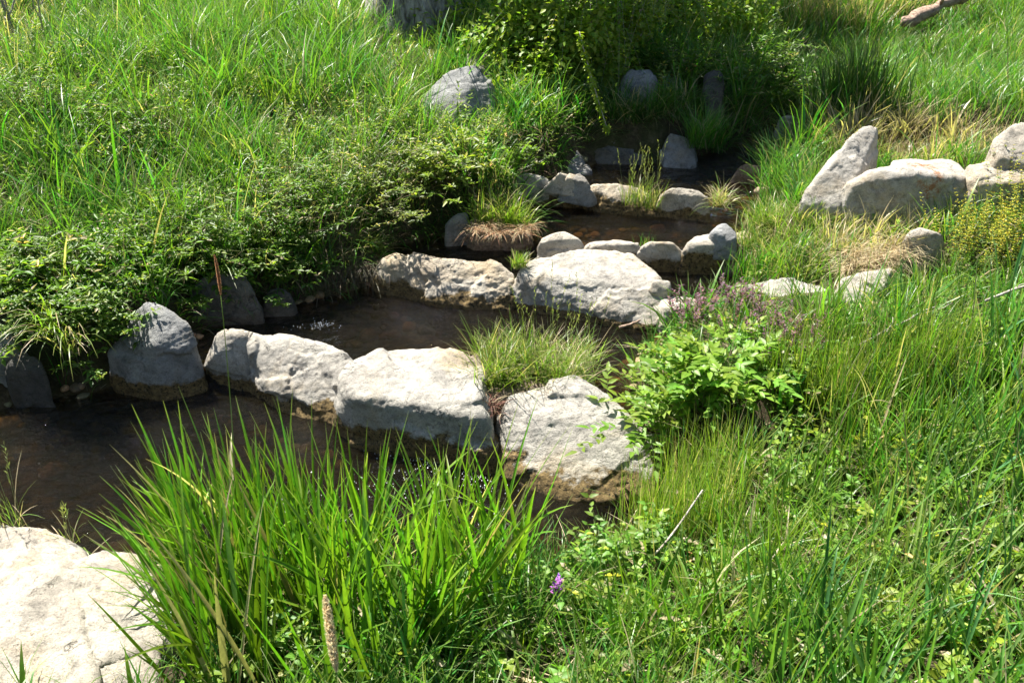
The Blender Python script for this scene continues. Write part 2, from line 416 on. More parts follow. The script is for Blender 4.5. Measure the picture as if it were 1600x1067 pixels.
def stems(acc, base, d, L, sag, w, col, segs=3):
    """thin three-sided tapering stems; returns a function t -> points"""
    n = len(base); d = norm(d); L = np.broadcast_to(np.asarray(L, float), (n,))[:, None]; sag = np.broadcast_to(np.asarray(sag, float), (n,))[:, None]
    f = lambda t: base + d * L * t - np.array([0, 0, 1.0]) * L * sag * t * t
    a = norm(np.cross(d, np.array([0.3, 0.9, 0.31]))); b = np.cross(d, a)
    rows = []
    for k in range(segs + 1):
        t = k / segs; r = w * (1 - 0.7 * t)
        rows.append(np.stack([f(t) + r * (math.cos(q) * a + math.sin(q) * b) for q in (0, 2.1, 4.2)], 1))
    V = np.stack(rows, 1); per = (segs + 1) * 3
    q = [[k * 3 + j, k * 3 + (j + 1) % 3, (k + 1) * 3 + (j + 1) % 3, (k + 1) * 3 + j] for k in range(segs) for j in range(3)]
    Q = (np.arange(n)[:, None, None] * per + np.array(q)[None]).reshape(-1, 4)
    acc.add(V.reshape(-1, 3), q=Q, c=np.repeat(np.broadcast_to(col, (n, 3)), per, 0))
    return f

def herb(acc_s, acc_l, base, d, H, sag, nodes, ll, lw, col, scol=(0.16, 0.18, 0.06), detail=0, t0=0.25, pair=True, sw=0.0016, elev=(0.5, -0.1), taper=0.5, droop=0.2, topcol=None):
    """leafy stems with leaf pairs along them"""
    n = len(base)
    if n == 0: return
    f = stems(acc_s, base, d, H, sag, sw, scol)
    az0 = U(0, 6.28, n); col = np.broadcast_to(np.asarray(col, float), (n, 3))
    for k in range(nodes):
        t = t0 + (1 - t0) * (k + 0.5) / nodes; p = f(t); az = az0 + k * 1.571 + U(-.4, .4, n)
        sz = (1 - taper * t) * U(.75, 1.2, n)
        e = elev[1] + (elev[0] - elev[1]) * t + U(-.3, .3, n)
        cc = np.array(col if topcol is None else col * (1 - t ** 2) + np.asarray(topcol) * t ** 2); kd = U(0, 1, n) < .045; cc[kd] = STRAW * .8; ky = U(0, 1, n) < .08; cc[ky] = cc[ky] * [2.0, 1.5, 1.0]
        for s in ((0, math.pi) if pair else (0,)):
            dd = np.stack([np.cos(az + s) * np.cos(e), np.sin(az + s) * np.cos(e), np.sin(e)], -1)
            leaves(acc_l, p, dd, ll * sz, lw * sz, cc * U(.8, 1.2, (n, 1)), detail, droop=droop)

def lathe_tube(acc, pts, rad, col, sides=10, rough=0.0, seed=0):
    pts = np.asarray(pts, float); n = len(pts); rad = np.broadcast_to(np.asarray(rad, float), (n,))
    tang = norm(np.gradient(pts, axis=0)); ref = np.array([0.13, 0.97, 0.2]); V = []
    for k in range(n):
        a = norm(np.cross(tang[k], ref)); b = np.cross(tang[k], a); th = np.linspace(0, 2 * math.pi, sides, endpoint=False)
        ring = np.cos(th)[:, None] * a + np.sin(th)[:, None] * b
        r = rad[k] * np.ones(sides)
        if rough: r = r * (1 + rough * fbm(ring * 4.2 + np.array([0, 0, pts[k][2] * 1.2]) + seed, 3))
        V.append(pts[k] + ring * r[:, None])
    V = np.concatenate(V)
    Q = [[k * sides + j, k * sides + (j + 1) % sides, (k + 1) * sides + (j + 1) % sides, (k + 1) * sides + j] for k in range(n - 1) for j in range(sides)]
    m = len(V); V = np.concatenate([V, pts[:1], pts[-1:]])
    T = [[m, (j + 1) % sides, j] for j in range(sides)] + [[m + 1, (n - 1) * sides + j, (n - 1) * sides + (j + 1) % sides] for j in range(sides)]
    acc.add(V, q=np.array(Q), t=np.array(T), c=col)

# ------------------------------------------------------------------ ground and water
def axis(a, b, step, far, grow=1.18):
    core = list(np.arange(a, b + 1e-6, step)); s = step; lo = []; x = a
    while x > far[0]: s *= grow; x -= s; lo.append(x)
    s = step; hi = []; x = core[-1]
    while x < far[1]: s *= grow; x += s; hi.append(x)
    return np.array(lo[::-1] + core + hi)
gx = axis(-4.2, 4.2, 0.03, (-220, 220)); gy = axis(1.6, 9.2, 0.03, (-60, 300))
X, Y = np.meshgrid(gx, gy); Z = height(X, Y)
far = np.hypot(X, Y - 5); Z = Z + np.where(far > 14, n2(X, Y, 0.03, 1.0) * (far - 14) * 0.03, 0)
nx, ny = len(gx), len(gy)
idx = np.arange(nx * ny).reshape(ny, nx)
Qg = np.stack([idx[:-1, :-1], idx[:-1, 1:], idx[1:, 1:], idx[1:, :-1]], -1).reshape(-1, 4)
sdg = poly_sd(X, Y)
bedm = sstep((0.03 - sdg) / 0.06)
g = Acc().add(np.stack([X, Y, Z], -1), q=Qg).obj('ground', mat_ground(), attrs={'bed': bedm})
tag(g, 'brown soil banks and gravel bed of the stream', None, kind='structure')

RIFF = [(500, 510, .12, .16, .5), (690, 725, 0, .28, .9), (640, 700, 0, .2, .7), (760, 700, 0, .2, .7), (720, 790, 0, .3, .6), (640, 470, .12, .14, .4), (600, 760, 0, .3, .6), (880, 345, .32, .2, .35), (860, 800, 0, .2, .4), (20, 780, 0, .2, .3), (590, 480, .12, .12, .4), (1000, 360, .32, .3, .3)]
wxs = np.arange(-6.5, 2.6, 0.03); wys = np.arange(0.9, 9.3, 0.03)
WX, WY = np.meshgrid(wxs, wys); wsd = poly_sd(WX, WY).reshape(WX.shape)
WZ = wlevel(WX, WY); keep = wsd < 0.22
ids = -np.ones(WX.shape, int); ids[keep] = np.arange(keep.sum())
qq = np.stack([ids[:-1, :-1], ids[:-1, 1:], ids[1:, 1:], ids[1:, :-1]], -1).reshape(-1, 4); qq = qq[(qq >= 0).all(1)]
wv = np.stack([WX[keep], WY[keep], WZ[keep]], -1)
wv[:, 2] += 0.004 * n2(wv[:, 0], wv[:, 1], 7, 3.0)
rf = np.full(len(wv), 0.12)
for px, py, z, r, a in RIFF:
    c = P(px, py, z); rf += a * np.exp(-(((wv[:, 0] - c[0]) / r) ** 2 + ((wv[:, 1] - c[1]) / r) ** 2))
wat = Acc().add(wv, q=qq).obj('stream_water', mat_water(), attrs={'riffle': np.clip(rf, 0, 1), 'depth': np.clip((wv[:, 2] - height(wv[:, 0], wv[:, 1])) / .17, 0, 1)})
tag(wat, 'clear brown stream water stepping down between rows of boulders', None, kind='structure')

fm = Acc(); fb = []  # white discs stand in for sun glints as well as foam
for px, py, z, r, a in RIFF + [(505, 508, .12, .08, 1.5), (665, 720, 0, .12, 1.2), (730, 745, 0, .12, 1.2), (770, 760, 0, .1, 1), (600, 700, 0, .1, .8)]:
    if a < .5: continue
    c = P(px, py, z); m = int(70 * r * 4 * (0.3 + a)); q = c[None, :2] + rng.normal(size=(m, 2)) * r * [.5, .28]; fb.append(q)
fb = np.concatenate(fb); fb = fb[poly_sd(fb[:, 0], fb[:, 1]) < -.02]; m = len(fb)
ang = np.linspace(0, 2 * math.pi, 7)[:-1]; rr_ = U(.0008, .0022, m) * np.where(U(0, 1, m) < .1, 1.6, 1)
fv = np.concatenate([np.concatenate([fb, (wlevel(fb[:, 0], fb[:, 1]) + .012)[:, None]], 1)[:, None], np.stack([fb[:, :1] + rr_[:, None] * np.cos(ang), fb[:, 1:] + rr_[:, None] * np.sin(ang), np.repeat((wlevel(fb[:, 0], fb[:, 1]) + .006)[:, None], 6, 1)], -1)], 1)
ft = np.array([[0, k + 1, (k + 1) % 6 + 1] for k in range(6)]); ft = (np.arange(m)[:, None, None] * 7 + ft[None]).reshape(-1, 3)
mf, ntf, outf = newmat('foam_glint'); pf = N(ntf, 'ShaderNodeBsdfPrincipled'); pf.inputs['Base Color'].default_value = (.85, .85, .82, 1); pf.inputs['Roughness'].default_value = .15; ntf.links.new(pf.outputs[0], outf.inputs[0])
tag(fm.add(fv, t=ft, c=(.8, .8, .8)).obj('foam_sparkle', mf), 'small white flecks for foam and sun sparkle on the riffles', 'foam', kind='stuff')

# ------------------------------------------------------------------ boulders
def hullpts(top, foot=None, base=None, drop=0.25, back=0.10):
    """3-D points of a boulder: top outline, its foot at the water or soil, and a buried base"""
    T = [PP(q) for q in top]; F = [PP(q) for q in foot] if foot else []
    pts = T + F
    fz = min([q[2] for q in F]) if foot else base
    c = np.mean(pts, axis=0)
    for q in T:
        d = q - c; d[2] = 0; ln = np.linalg.norm(d) + 1e-6
        s = back * (1.0 if d[1] > 0 else 0.25)
        pts.append(np.array([q[0] + d[0] / ln * s, q[1] + d[1] / ln * s, fz - drop]))
    for w in F: pts.append(np.array([w[0], w[1], fz - drop]))
    return np.array(pts)

def hull2d(p):
    p = sorted(map(tuple, np.round(p, 4)))
    def half(q):
        h = []
        for a in q:
            while len(h) > 1 and (h[-1][0] - h[-2][0]) * (a[1] - h[-2][1]) - (h[-1][1] - h[-2][1]) * (a[0] - h[-2][0]) <= 0: h.pop()
            h.append(a)
        return h
    return np.array(half(p)[:-1] + half(p[::-1])[:-1])
FOOT = []
def in_rock(x, y, grow=0.0):
    m = np.zeros(x.shape, bool)
    for h in FOOT:
        c = h.mean(0); q = c + (h - c) * (1 + grow); k = np.ones(x.shape, bool)
        for a, b in zip(q, np.roll(q, -1, 0)): k &= (b[0] - a[0]) * (y - a[1]) - (b[1] - a[1]) * (x - a[0]) > 0
        m |= k
    return m
def boulder(label, hulls, mat, seed, vox=None, amp=1.0, chips=16, mossz=None, mossh=0.08, lichen=None, name='boulder', cat='boulder', group=None, smooth_it=1, up=0.0):
    r = np.random.default_rng(seed)
    bm = bmesh.new()
    for h in hulls:
        b2 = bmesh.new()
        for p in h: b2.verts.new(p + r.normal(0, 0.006, 3))
        res = bmesh.ops.convex_hull(b2, input=b2.verts[:], use_existing_faces=False)
        dead = [v for v in b2.verts if not v.link_faces]
        bmesh.ops.delete(b2, geom=dead, context='VERTS')
        bmesh.ops.recalc_face_normals(b2, faces=b2.faces[:])
        me2 = bpy.data.meshes.new('tmp'); b2.to_mesh(me2); b2.free(); bm.from_mesh(me2); bpy.data.meshes.remove(me2)
    me = bpy.data.meshes.new('tmp'); bm.to_mesh(me); bm.free()
    allp = np.concatenate(hulls); ext = allp.max(0) - allp.min(0); size = float(max(ext[0], ext[1]))
    vox = vox or max(0.0055, size / 75)
    o = bpy.data.objects.new('tmp', me); COL.objects.link(o)
    md = o.modifiers.new('r', 'REMESH'); md.mode = 'VOXEL'; md.voxel_size = vox
    sm = o.modifiers.new('s', 'SMOOTH'); sm.factor = 0.5; sm.iterations = smooth_it
    dg = bpy.context.evaluated_depsgraph_get(); me3 = bpy.data.meshes.new_from_object(o.evaluated_get(dg))
    bpy.data.objects.remove(o); bpy.data.meshes.remove(me)
    n = len(me3.vertices); V = np.empty(n * 3, np.float32); me3.vertices.foreach_get('co', V); V = V.reshape(-1, 3).astype(float)
    sc = min(size, 0.9)
    for k in range(chips):                                        # broken planes
        nr = r.normal(size=3); nr[2] = abs(nr[2]) * r.choice([.7, .2]); nr /= np.linalg.norm(nr)
        pr = V @ nr; q = np.quantile(pr, 1 - r.uniform(0.001, 0.014)); over = np.clip(pr - q, 0, 0.04 * sc)
        V -= over[:, None] * nr * 0.9
    ev = np.empty(len(me3.edges) * 2, np.int32); me3.edges.foreach_get('vertices', ev); ev = ev.reshape(-1, 2)
    deg = np.bincount(ev.ravel(), minlength=n) + 1.0
    def blur(f, it):
        for _ in range(it):
            f = (f + np.bincount(ev[:, 0], f[ev[:, 1]], n) + np.bincount(ev[:, 1], f[ev[:, 0]], n)) / deg
        return f
    def normals():
        me3.vertices.foreach_set('co', V.astype(np.float32).ravel()); me3.update()
        nn = np.empty(n * 3, np.float32); me3.vertices.foreach_get('normal', nn); return nn.reshape(-1, 3).astype(float)
    off = r.uniform(0, 50, 3)
    Nn = normals()
    a = fbm(V * 2.2 / sc + off, 2) * 0.006 * sc
    V += Nn * (a * amp + 0.012 * sc + 0.006)[:, None]; Nn = normals()
    for cells, k1, k2 in ((12, 0.06, 0.003), (90, 0.05, 0.0012)):       # fractured facets
        cells = int(cells * max(1, size / 0.9)); sd = V[r.integers(0, n, cells)]; wv_ = V * np.array([1, 1, 1.5]) + np.stack([fbm(V * 9 + off + q, 3) for q in (0, 20, 40)], -1) * 0.035
        d2 = ((wv_[:, None, :] - (sd * np.array([1, 1, 1.5]))[None]) ** 2).sum(-1); ci = d2.argmin(1)
        tilt = r.normal(size=(cells, 3)) * k1; o_ = r.normal(size=cells) * k2 * sc ** .5
        dd = ((V - sd[ci]) * tilt[ci]).sum(1); V += Nn * blur(np.clip(dd, -.02, .02) * sc ** .5 + o_[ci], 1)[:, None] * amp
        Nn = normals()
    b = fbm(V * 24 * np.array([1, 1, 1.7]) + off, 3) * 0.0032 + fbm(V * 75 + off, 2) * 0.0026
    pit = -0.012 * (amp > 1.2) * np.clip(fbm(V * 11 + off + 4, 3) - 0.7, 0, 1)
    V += Nn * ((b + pit) * min(1.3, .6 + amp * .4) * min(1, sc * 1.6))[:, None]
    Nn = normals()
    org = np.array([allp[:, 0].mean(), allp[:, 1].mean(), allp[:, 2].min() + 0.2])
    me3.vertices.foreach_set('co', (V - org).astype(np.float32).ravel())
    me3.polygons.foreach_set('use_smooth', np.ones(len(me3.polygons), bool)); me3.update()
    mz = mossz + .02 if mossz is not None else -9; mossh = mossh * 1.0
    moss = np.clip(1 - (V[:, 2] - mz) / mossh * 0.8 + 0.45 * fbm(V * 6 + off, 3), 0, 1) if mz > -5 else np.zeros(n)
    at = me3.attributes.new('moss', 'FLOAT', 'POINT'); at.data.foreach_set('value', moss.astype(np.float32))
    lc = np.zeros(n)
    if lichen:
        for px, py, z, rr in lichen:
            c = P(px, py, z); lc = np.maximum(lc, sstep((1.15 - np.linalg.norm(V - c, axis=1) / rr + 0.8 * fbm(V * 14, 3)) * 2.2))
    at = me3.attributes.new('lichen', 'FLOAT', 'POINT'); at.data.foreach_set('value', lc.astype(np.float32))
    me3.materials.clear(); me3.materials.append(mat); me3.name = name
    FOOT.append(hull2d(allp[:, :2]))
    ob = bpy.data.objects.new(name, me3); ob.location = org; COL.objects.link(ob)
    tag(ob, label, cat, group)
    return ob
H = hullpts
G1, G2, G3, G4, GB = 'boulders of the front row', 'boulders of the second row', 'stones of the third row', 'stones of the far row', 'rocks along the banks'
# front row
boulder('long pale boulder with a peaked left end in the front row', [H([(345,521,.29),(375,518,.31),(400,528,.27),(385,566,.16),(335,556,.18)],[(309,600,0),(345,604,0),(402,610,0)]), H([(385,526,.27),(455,528,.28),(505,537,.28),(548,552,.27),(562,566,.25),(552,600,.18),(470,606,.12),(412,580,.15)],[(395,610,0),(440,642,0),(480,654,0),(545,664,0)])], M_ROCK, 11, vox=.0085, mossz=.0, mossh=.07, group=G1)
boulder('broad flat-topped pale slab in the middle of the front row', [
    H([(553, 572, .31), (590, 550, .33), (628, 547, .335), (675, 551, .33), (722, 557, .32), (745, 562, .31), (752, 610, .31), (762, 642, .28), (700, 640, .28), (620, 622, .28), (550, 618, .27), (540, 592, .29)],
      [(520, 668, 0), (614, 688, 0), (665, 702, 0), (722, 724, 0), (778, 738, 0), (775, 700, .08)])],
    M_ROCK, 12, vox=.0085, mossz=.03, mossh=.11, group=G1)
boulder('grey block ending the front row beside the leafy plant', [
    H([(785, 622, .27), (824, 618, .28), (856, 606, .29), (896, 594, .30), (935, 612, .30), (985, 650, .26), (985, 668, .22), (950, 666, .22), (895, 662, .22), (834, 660, .22), (788, 652, .22)],
      [(792, 742, 0), (820, 758, 0), (870, 777, 0), (952, 788, 0), (1035, 778, 0), (1030, 700, .05)])],
    M_ROCK, 13, vox=.0085, mossz=.01, mossh=.09, group=G1)
# second row
boulder('long rough-faced boulder starting the second row under the left bank', [H([(597,403,.33),(645,399,.35),(690,406,.34),(690,422,.30),(650,425,.27),(605,425,.24)],[(604,446,.12),(635,462,.12),(690,478,.12)]), H([(680,407,.34),(732,406,.34),(773,404,.35),(797,418,.32),(801,440,.26),(740,432,.27),(690,425,.28)],[(672,476,.12),(719,482,.12),(749,480,.12),(804,484,.12)])], M_ROCKW, 21, vox=.008, amp=1.5, chips=22, mossz=.12, mossh=.08, group=G2)
boulder('largest pale boulder of the second row with a smooth sloping top', [H([(804,424,.33),(823,411,.34),(867,402,.36),(915,395,.37),(975,398,.37),(1009,414,.36),(1034,436,.33),(1040,455,.30),(970,450,.28),(880,442,.28),(812,440,.28)],[(815,478,.12),(834,486,.12),(901,500,.12),(969,507,.12),(1030,518,.12),(1050,512,.14)])], M_ROCK, 22, vox=.008, mossz=.12, mossh=.03, group=G2)
boulder('small white stone at the right shoulder of the largest boulder', [H([(1017, 440, .36), (1034, 436, .37), (1046, 442, .36), (1043, 455, .32), (1022, 456, .31)], base=.25)], M_ROCKW, 23, group=G2, name='stone', cat='stone')
boulder('flat pinkish stone among the purple flowering stems', [H([(1028, 468, .27), (1050, 464, .28), (1085, 468, .28), (1092, 482, .25), (1040, 488, .24)], base=.15)], M_ROCKW, 24, group=G2, name='stone', cat='stone')
boulder('low pale slab behind the tall thin grass on the right bank', [
    H([(1148, 447, .36), (1188, 441, .38), (1229, 440, .39), (1262, 450, .38), (1292, 462, .36), (1318, 486, .34), (1345, 498, .32), (1250, 478, .28), (1165, 476, .27)], base=.14)], M_ROCK, 25, group=G2)
boulder('squarish cream boulder capped with straw on the right bank', [H([(1312,438,0,4.85),(1345,428,0,4.95),(1392,419,0,5.05),(1390,424,0,4.9)],[(1314,472,0,4.72),(1354,466,0,4.74),(1388,450,0,4.82)],drop=.3,back=.04)], M_ROCKW, 26, amp=.8, group=G2)
boulder('small pale rock in the grass behind the straw-capped boulder', [H([(1416, 366, .62), (1445, 358, .64), (1480, 366, .63), (1470, 384, .56), (1425, 386, .55)], base=.42)], M_ROCKW, 27, group=GB, name='stone', cat='stone')
# third row
boulder('rounded white stone at the left end of the third row', [H([(843, 378, .40), (855, 369, .42), (880, 366, .43), (905, 376, .41), (911, 386, .37), (880, 392, .33), (846, 392, .33)], [(842, 402, .22), (880, 404, .22), (912, 402, .22)])], M_ROCKW, 31, mossz=.22, mossh=.03, group=G3)
boulder('low flat stone in the middle of the third row', [H([(912, 384, .37), (930, 378, .38), (962, 375, .39), (1000, 382, .38), (1000, 390, .34), (950, 392, .33), (915, 392, .33)], [(912, 404, .22), (950, 408, .22), (1005, 408, .22)])], M_ROCKW, 32, mossz=.25, mossh=.07, group=G3)
boulder('oblong rough stone with mossy face in the third row', [H([(999, 384, .38), (1020, 379, .40), (1050, 382, .40), (1066, 390, .37), (1062, 398, .33), (1005, 396, .33)], [(1000, 410, .22), (1030, 414, .22), (1066, 416, .22)])], M_ROCKW, 33, mossz=.23, mossh=.07, group=G3)
boulder('tan stained stone at the right end of the third row', [H([(1068, 388, .39), (1085, 372, .43), (1108, 368, .44), (1128, 380, .42), (1130, 396, .34), (1080, 398, .33)], [(1068, 420, .22), (1100, 424, .22), (1134, 424, .22)])], M_ROCKW, 34, mossz=.27, mossh=.09, group=G3)
boulder('round grey cobble perched on the right end of the third row', [H([(1113, 366, .47), (1122, 354, .50), (1136, 350, .51), (1148, 360, .49), (1147, 376, .44), (1124, 380, .42)], base=.38, drop=.06) + np.array([0, 0, 0])], M_ROCKG, 35, name='stone', cat='stone', group=G3)
# far row
boulder('leaf-shaded grey boulder at the left end of the far row', [H([(803, 280, .50), (820, 272, .53), (845, 273, .53), (858, 282, .50), (855, 295, .44), (810, 298, .42)], [(804, 312, .32), (830, 318, .32), (858, 318, .32)])], M_ROCK, 41, mossz=.32, mossh=.05, group=G4)
boulder('dappled stone beside the three cobbles in the far row', [H([(852, 284, .49), (875, 279, .51), (900, 286, .49), (905, 298, .43), (860, 300, .42)], [(852, 316, .32), (880, 320, .32), (906, 316, .32)])], M_ROCK, 42, mossz=.34, mossh=.07, group=G4)
boulder('leftmost of three cobbles perched on the far row', [H([(869, 276, .55), (876, 271, .57), (887, 272, .57), (889, 280, .54), (874, 283, .52)], base=.49, drop=.05)], M_ROCKW, 43, name='cobble', cat='stone', group='cobbles perched on the far row')
boulder('middle of three cobbles perched on the far row', [H([(882, 279, .545), (888, 274, .56), (897, 274, .56), (900, 281, .54), (888, 285, .52)], base=.48, drop=.05)], M_ROCKW, 44, name='cobble', cat='stone', group='cobbles perched on the far row')
boulder('rightmost and largest of three cobbles perched on the far row', [H([(895, 280, .54), (902, 274, .56), (912, 276, .56), (916, 285, .53), (902, 290, .50)], base=.46, drop=.08)], M_ROCKG, 45, name='cobble', cat='stone', group='cobbles perched on the far row')
boulder('flat cream slab with ochre moss below in the far row', [H([(910, 292, .47), (930, 287, .49), (965, 286, .50), (1008, 293, .49), (1012, 303, .45), (960, 310, .42), (918, 302, .43)], [(906, 318, .34), (950, 332, .32), (1000, 338, .32), (1035, 340, .32)])], M_ROCKW, 46, mossz=.35, mossh=.08, smooth_it=9, amp=.7, group=G4)
boulder('blocky pale boulder at the right end of the far row', [H([(1034, 300, .49), (1055, 292, .52), (1085, 296, .52), (1112, 308, .49), (1108, 322, .42), (1060, 318, .42), (1036, 312, .42)], [(1040, 336, .32), (1070, 344, .32), (1108, 346, .32)])], M_ROCKW, 47, mossz=.33, mossh=.05, group=G4)
# island under the left tuft
boulder('small grey stone at the edge of the tuft island', [H([(699, 348, .38), (710, 335, .42), (728, 331, .43), (730, 342, .39), (718, 354, .34), (702, 354, .34)], base=.26)], M_ROCKG, 51, name='stone', cat='stone', group=GB)
boulder('crumbly brown earth lump under the bright grass tuft', [H([(732, 350, .38), (760, 338, .42), (800, 340, .42), (828, 352, .38), (815, 362, .34), (745, 362, .34)], [(728, 376, .22), (770, 388, .22), (830, 382, .22)])], mat_wood('earth', (0.07, 0.05, 0.035), (0.28, 0.21, 0.15)), 52, amp=1.8, name='earth_lump', cat='earth', group=None)
boulder('dark root-bound earth lump right of the third row', [H([(1126, 392, .36), (1145, 380, .40), (1165, 388, .38), (1168, 402, .32), (1130, 410, .28)], [(1128, 430, .2), (1150, 436, .2), (1172, 432, .2)])], mat_wood('earth_dark', (0.05, 0.035, 0.025), (0.2, 0.14, 0.1)), 53, amp=1.8, name='earth_lump', cat='earth')
# left bank and back rocks
boulder('wedge-shaped grey boulder half in shade on the left bank slope', [H([(655,160,0,7.25),(684,128,0,7.35),(712,108,0,7.4),(734,99,0,7.42),(750,104,0,7.42),(770,138,0,7.38),(732,140,0,7.2)],[(645,176,0,7.15),(690,196,0,7.05),(735,198,0,7.05),(772,185,0,7.2)],drop=.4)], M_ROCKG, 61, amp=.7, chips=10, group=GB, vox=.011)
boulder('pale rock tucked behind the wedge-shaped boulder under leaves', [H([(727,88,0,7.8),(742,82,0,7.85),(768,85,0,7.9),(795,104,0,7.9),(812,122,0,7.85),(808,142,0,7.8),(760,128,0,7.7)],base=.7)], M_ROCK, 62, group=GB)
boulder('tall shaded grey rock under the hanging branches', [H([(968,128,0,7.62),(985,113,0,7.7),(1014,111,0,7.7),(1022,126,0,7.65),(975,120,0,7.9),(1015,112,0,8.0)],[(972,172,0,7.5),(1000,176,0,7.45),(1022,168,0,7.5)],drop=.3,back=.05)], M_ROCKG, 63, group=GB)
boulder('small shaded rock left of the hanging vine', [H([(900,128,0,7.8),(915,117,0,7.85),(930,132,0,7.8)],[(898,160,0,7.7),(930,158,0,7.7)],drop=.3)], M_ROCKG, 64, group=GB)
boulder('narrow upright shaded slab right of the dark tree shadow', [H([(1104,120,0,7.7),(1116,112,0,7.72),(1130,118,0,7.72),(1120,113,0,7.95)],[(1100,172,0,7.55),(1126,174,0,7.55)],drop=.3,back=.04)], M_ROCKD, 65, amp=.6, group=GB)
boulder('low shaded rock in the gloom between two upright slabs', [H([(1035,122,0,7.95),(1046,112,0,8.0),(1062,120,0,7.95)],[(1034,146,0,7.8),(1062,146,0,7.8)],drop=.3)], M_ROCKG, 66, group=GB)
boulder('shaded white-tipped rock at the far waterline behind seed grass', [H([(1040,224,0,7.2),(1048,209,0,7.25),(1062,211,0,7.25),(1082,228,0,7.2)],[(1036,262,.4),(1088,264,.4)])], M_ROCKG, 67, group=GB)
boulder('slanting dark rock at the far left waterline', [H([(886,240,0,7.1),(896,230,0,7.15),(910,246,0,7.1)],[(888,272,.4),(920,274,.4)])], M_ROCKG, 68, group=GB)
boulder('wide shade-darkened rock under the hanging vine at the far waterline', [H([(928,216,0,7.3),(950,205,0,7.4),(990,207,0,7.4),(1004,222,0,7.3)],[(922,256,.4),(1008,258,.4)])], M_ROCKD, 69, group=GB)
boulder('pale flat stone in the shaded upstream gap', [H([(1218, 186, .56), (1230, 180, .58), (1246, 184, .57), (1244, 192, .52), (1222, 194, .51)], base=.42)], M_ROCK, 70, name='stone', cat='stone', group=GB)
boulder('reddish waterside stone below the young rushes', [H([(1152, 264, .50), (1165, 256, .53), (1185, 258, .53), (1196, 270, .49), (1180, 282, .43), (1158, 280, .43)], base=.36)], mat_rock('reddish_rock', (0.28, 0.18, 0.12), (0.45, 0.33, 0.25)), 71, name='stone', cat='stone', group=GB)
boulder('smooth blue-grey boulder leaning against the right bank', [H([(1268,292,0,5.72),(1296,252,0,5.80),(1328,217,0,5.95),(1350,198,0,6.1),(1372,196,0,6.15),(1362,236,0,5.98),(1347,266,0,5.8),(1320,292,0,5.7)],[(1246,318,0,5.66),(1275,326,0,5.62),(1315,328,0,5.60)],drop=.3)], M_ROCK, 72, amp=.7, chips=22, smooth_it=2, vox=.01, group=GB)
boulder('broad boulder with an orange lichen patch on the right bank', [H([(1318,292,0,5.62),(1350,270,0,5.66),(1398,263,0,5.70),(1420,250,0,6.0),(1500,258,0,6.0),(1516,282,0,5.66),(1432,276,0,5.62)],[(1332,318,0,5.64),(1360,338,0,5.66),(1398,352,0,5.66),(1450,354,0,5.64),(1516,336,0,5.64)],drop=.3)], M_ROCK, 73, chips=26, lichen=[tuple(list(q[:2]) + [float(PY(q[0], q[1], q[2])[2]), q[3]]) for q in [(1440, 268, 5.75, .08), (1450, 284, 5.64, .07), (1405, 266, 5.74, .04), (1470, 270, 5.8, .03)]], vox=.01, group=GB)
boulder('pale rounded boulder cut off by the right picture edge', [H([(1556,222,0,5.8),(1575,196,0,5.9),(1620,190,0,5.95),(1680,205,0,5.95),(1680,250,0,5.75),(1600,256,0,5.7),(1555,248,0,5.7)],base=.6)], M_ROCKW, 74, group=GB, vox=.011)
boulder('pale flat rock below the cut-off boulder at the right edge', [H([(1510,262,0,5.72),(1550,254,0,5.8),(1620,256,0,5.8),(1620,284,0,5.6),(1530,288,0,5.6)],base=.55)], M_ROCKW, 75, group=GB)
boulder('shaded blue-grey boulder at the waterline of the left bank', [H([(176,548,0,4.52),(188,518,0,4.58),(214,490,0,4.62),(230,467,0,4.66),(243,469,0,4.66),(262,490,0,4.6),(288,508,0,4.58),(306,548,0,4.52),(240,540,0,4.46)],[(170,600,0),(205,614,0),(240,612,0),(270,600,0),(312,586,0)])], M_ROCKG, 76, mossz=.0, mossh=.09, vox=.008, group=GB)
boulder('pale rock at the left picture edge under grass', [H([(-60,462,0,4.78),(-16,450,0,4.82),(22,453,0,4.82),(44,474,0,4.76)],[(-60,500,0,4.66),(38,496,0,4.66)],drop=.35)], M_ROCKG, 77, group=GB)
boulder('lower pale rock at the left picture edge', [H([(-60,520,0,4.52),(-16,504,0,4.58),(10,508,0,4.58),(26,528,0,4.52)],[(-60,575,0,4.40),(4,566,0,4.42)])], M_ROCKG, 78, group=GB)
boulder('dark rock in shade at the left waterline', [H([(14,568,0,4.38),(35,548,0,4.44),(60,556,0,4.42),(70,584,0,4.36)],[(8,618,0),(72,612,0)])], M_ROCKD, 79, group=GB)
boulder('shade-darkened rock under the overhanging left bank', [H([(292,445,0,5.08),(330,426,0,5.12),(375,430,0,5.12),(400,455,0,5.08)],[(298,510,.12),(394,500,.12)])], M_ROCKD, 80, group=GB)
boulder('small shade-darkened rock nearer the second row under the left bank', [H([(416,460,0,5.2),(432,449,0,5.22),(450,460,0,5.2)],[(412,495,.12),(458,492,.12)])], M_ROCKD, 81, group=GB)
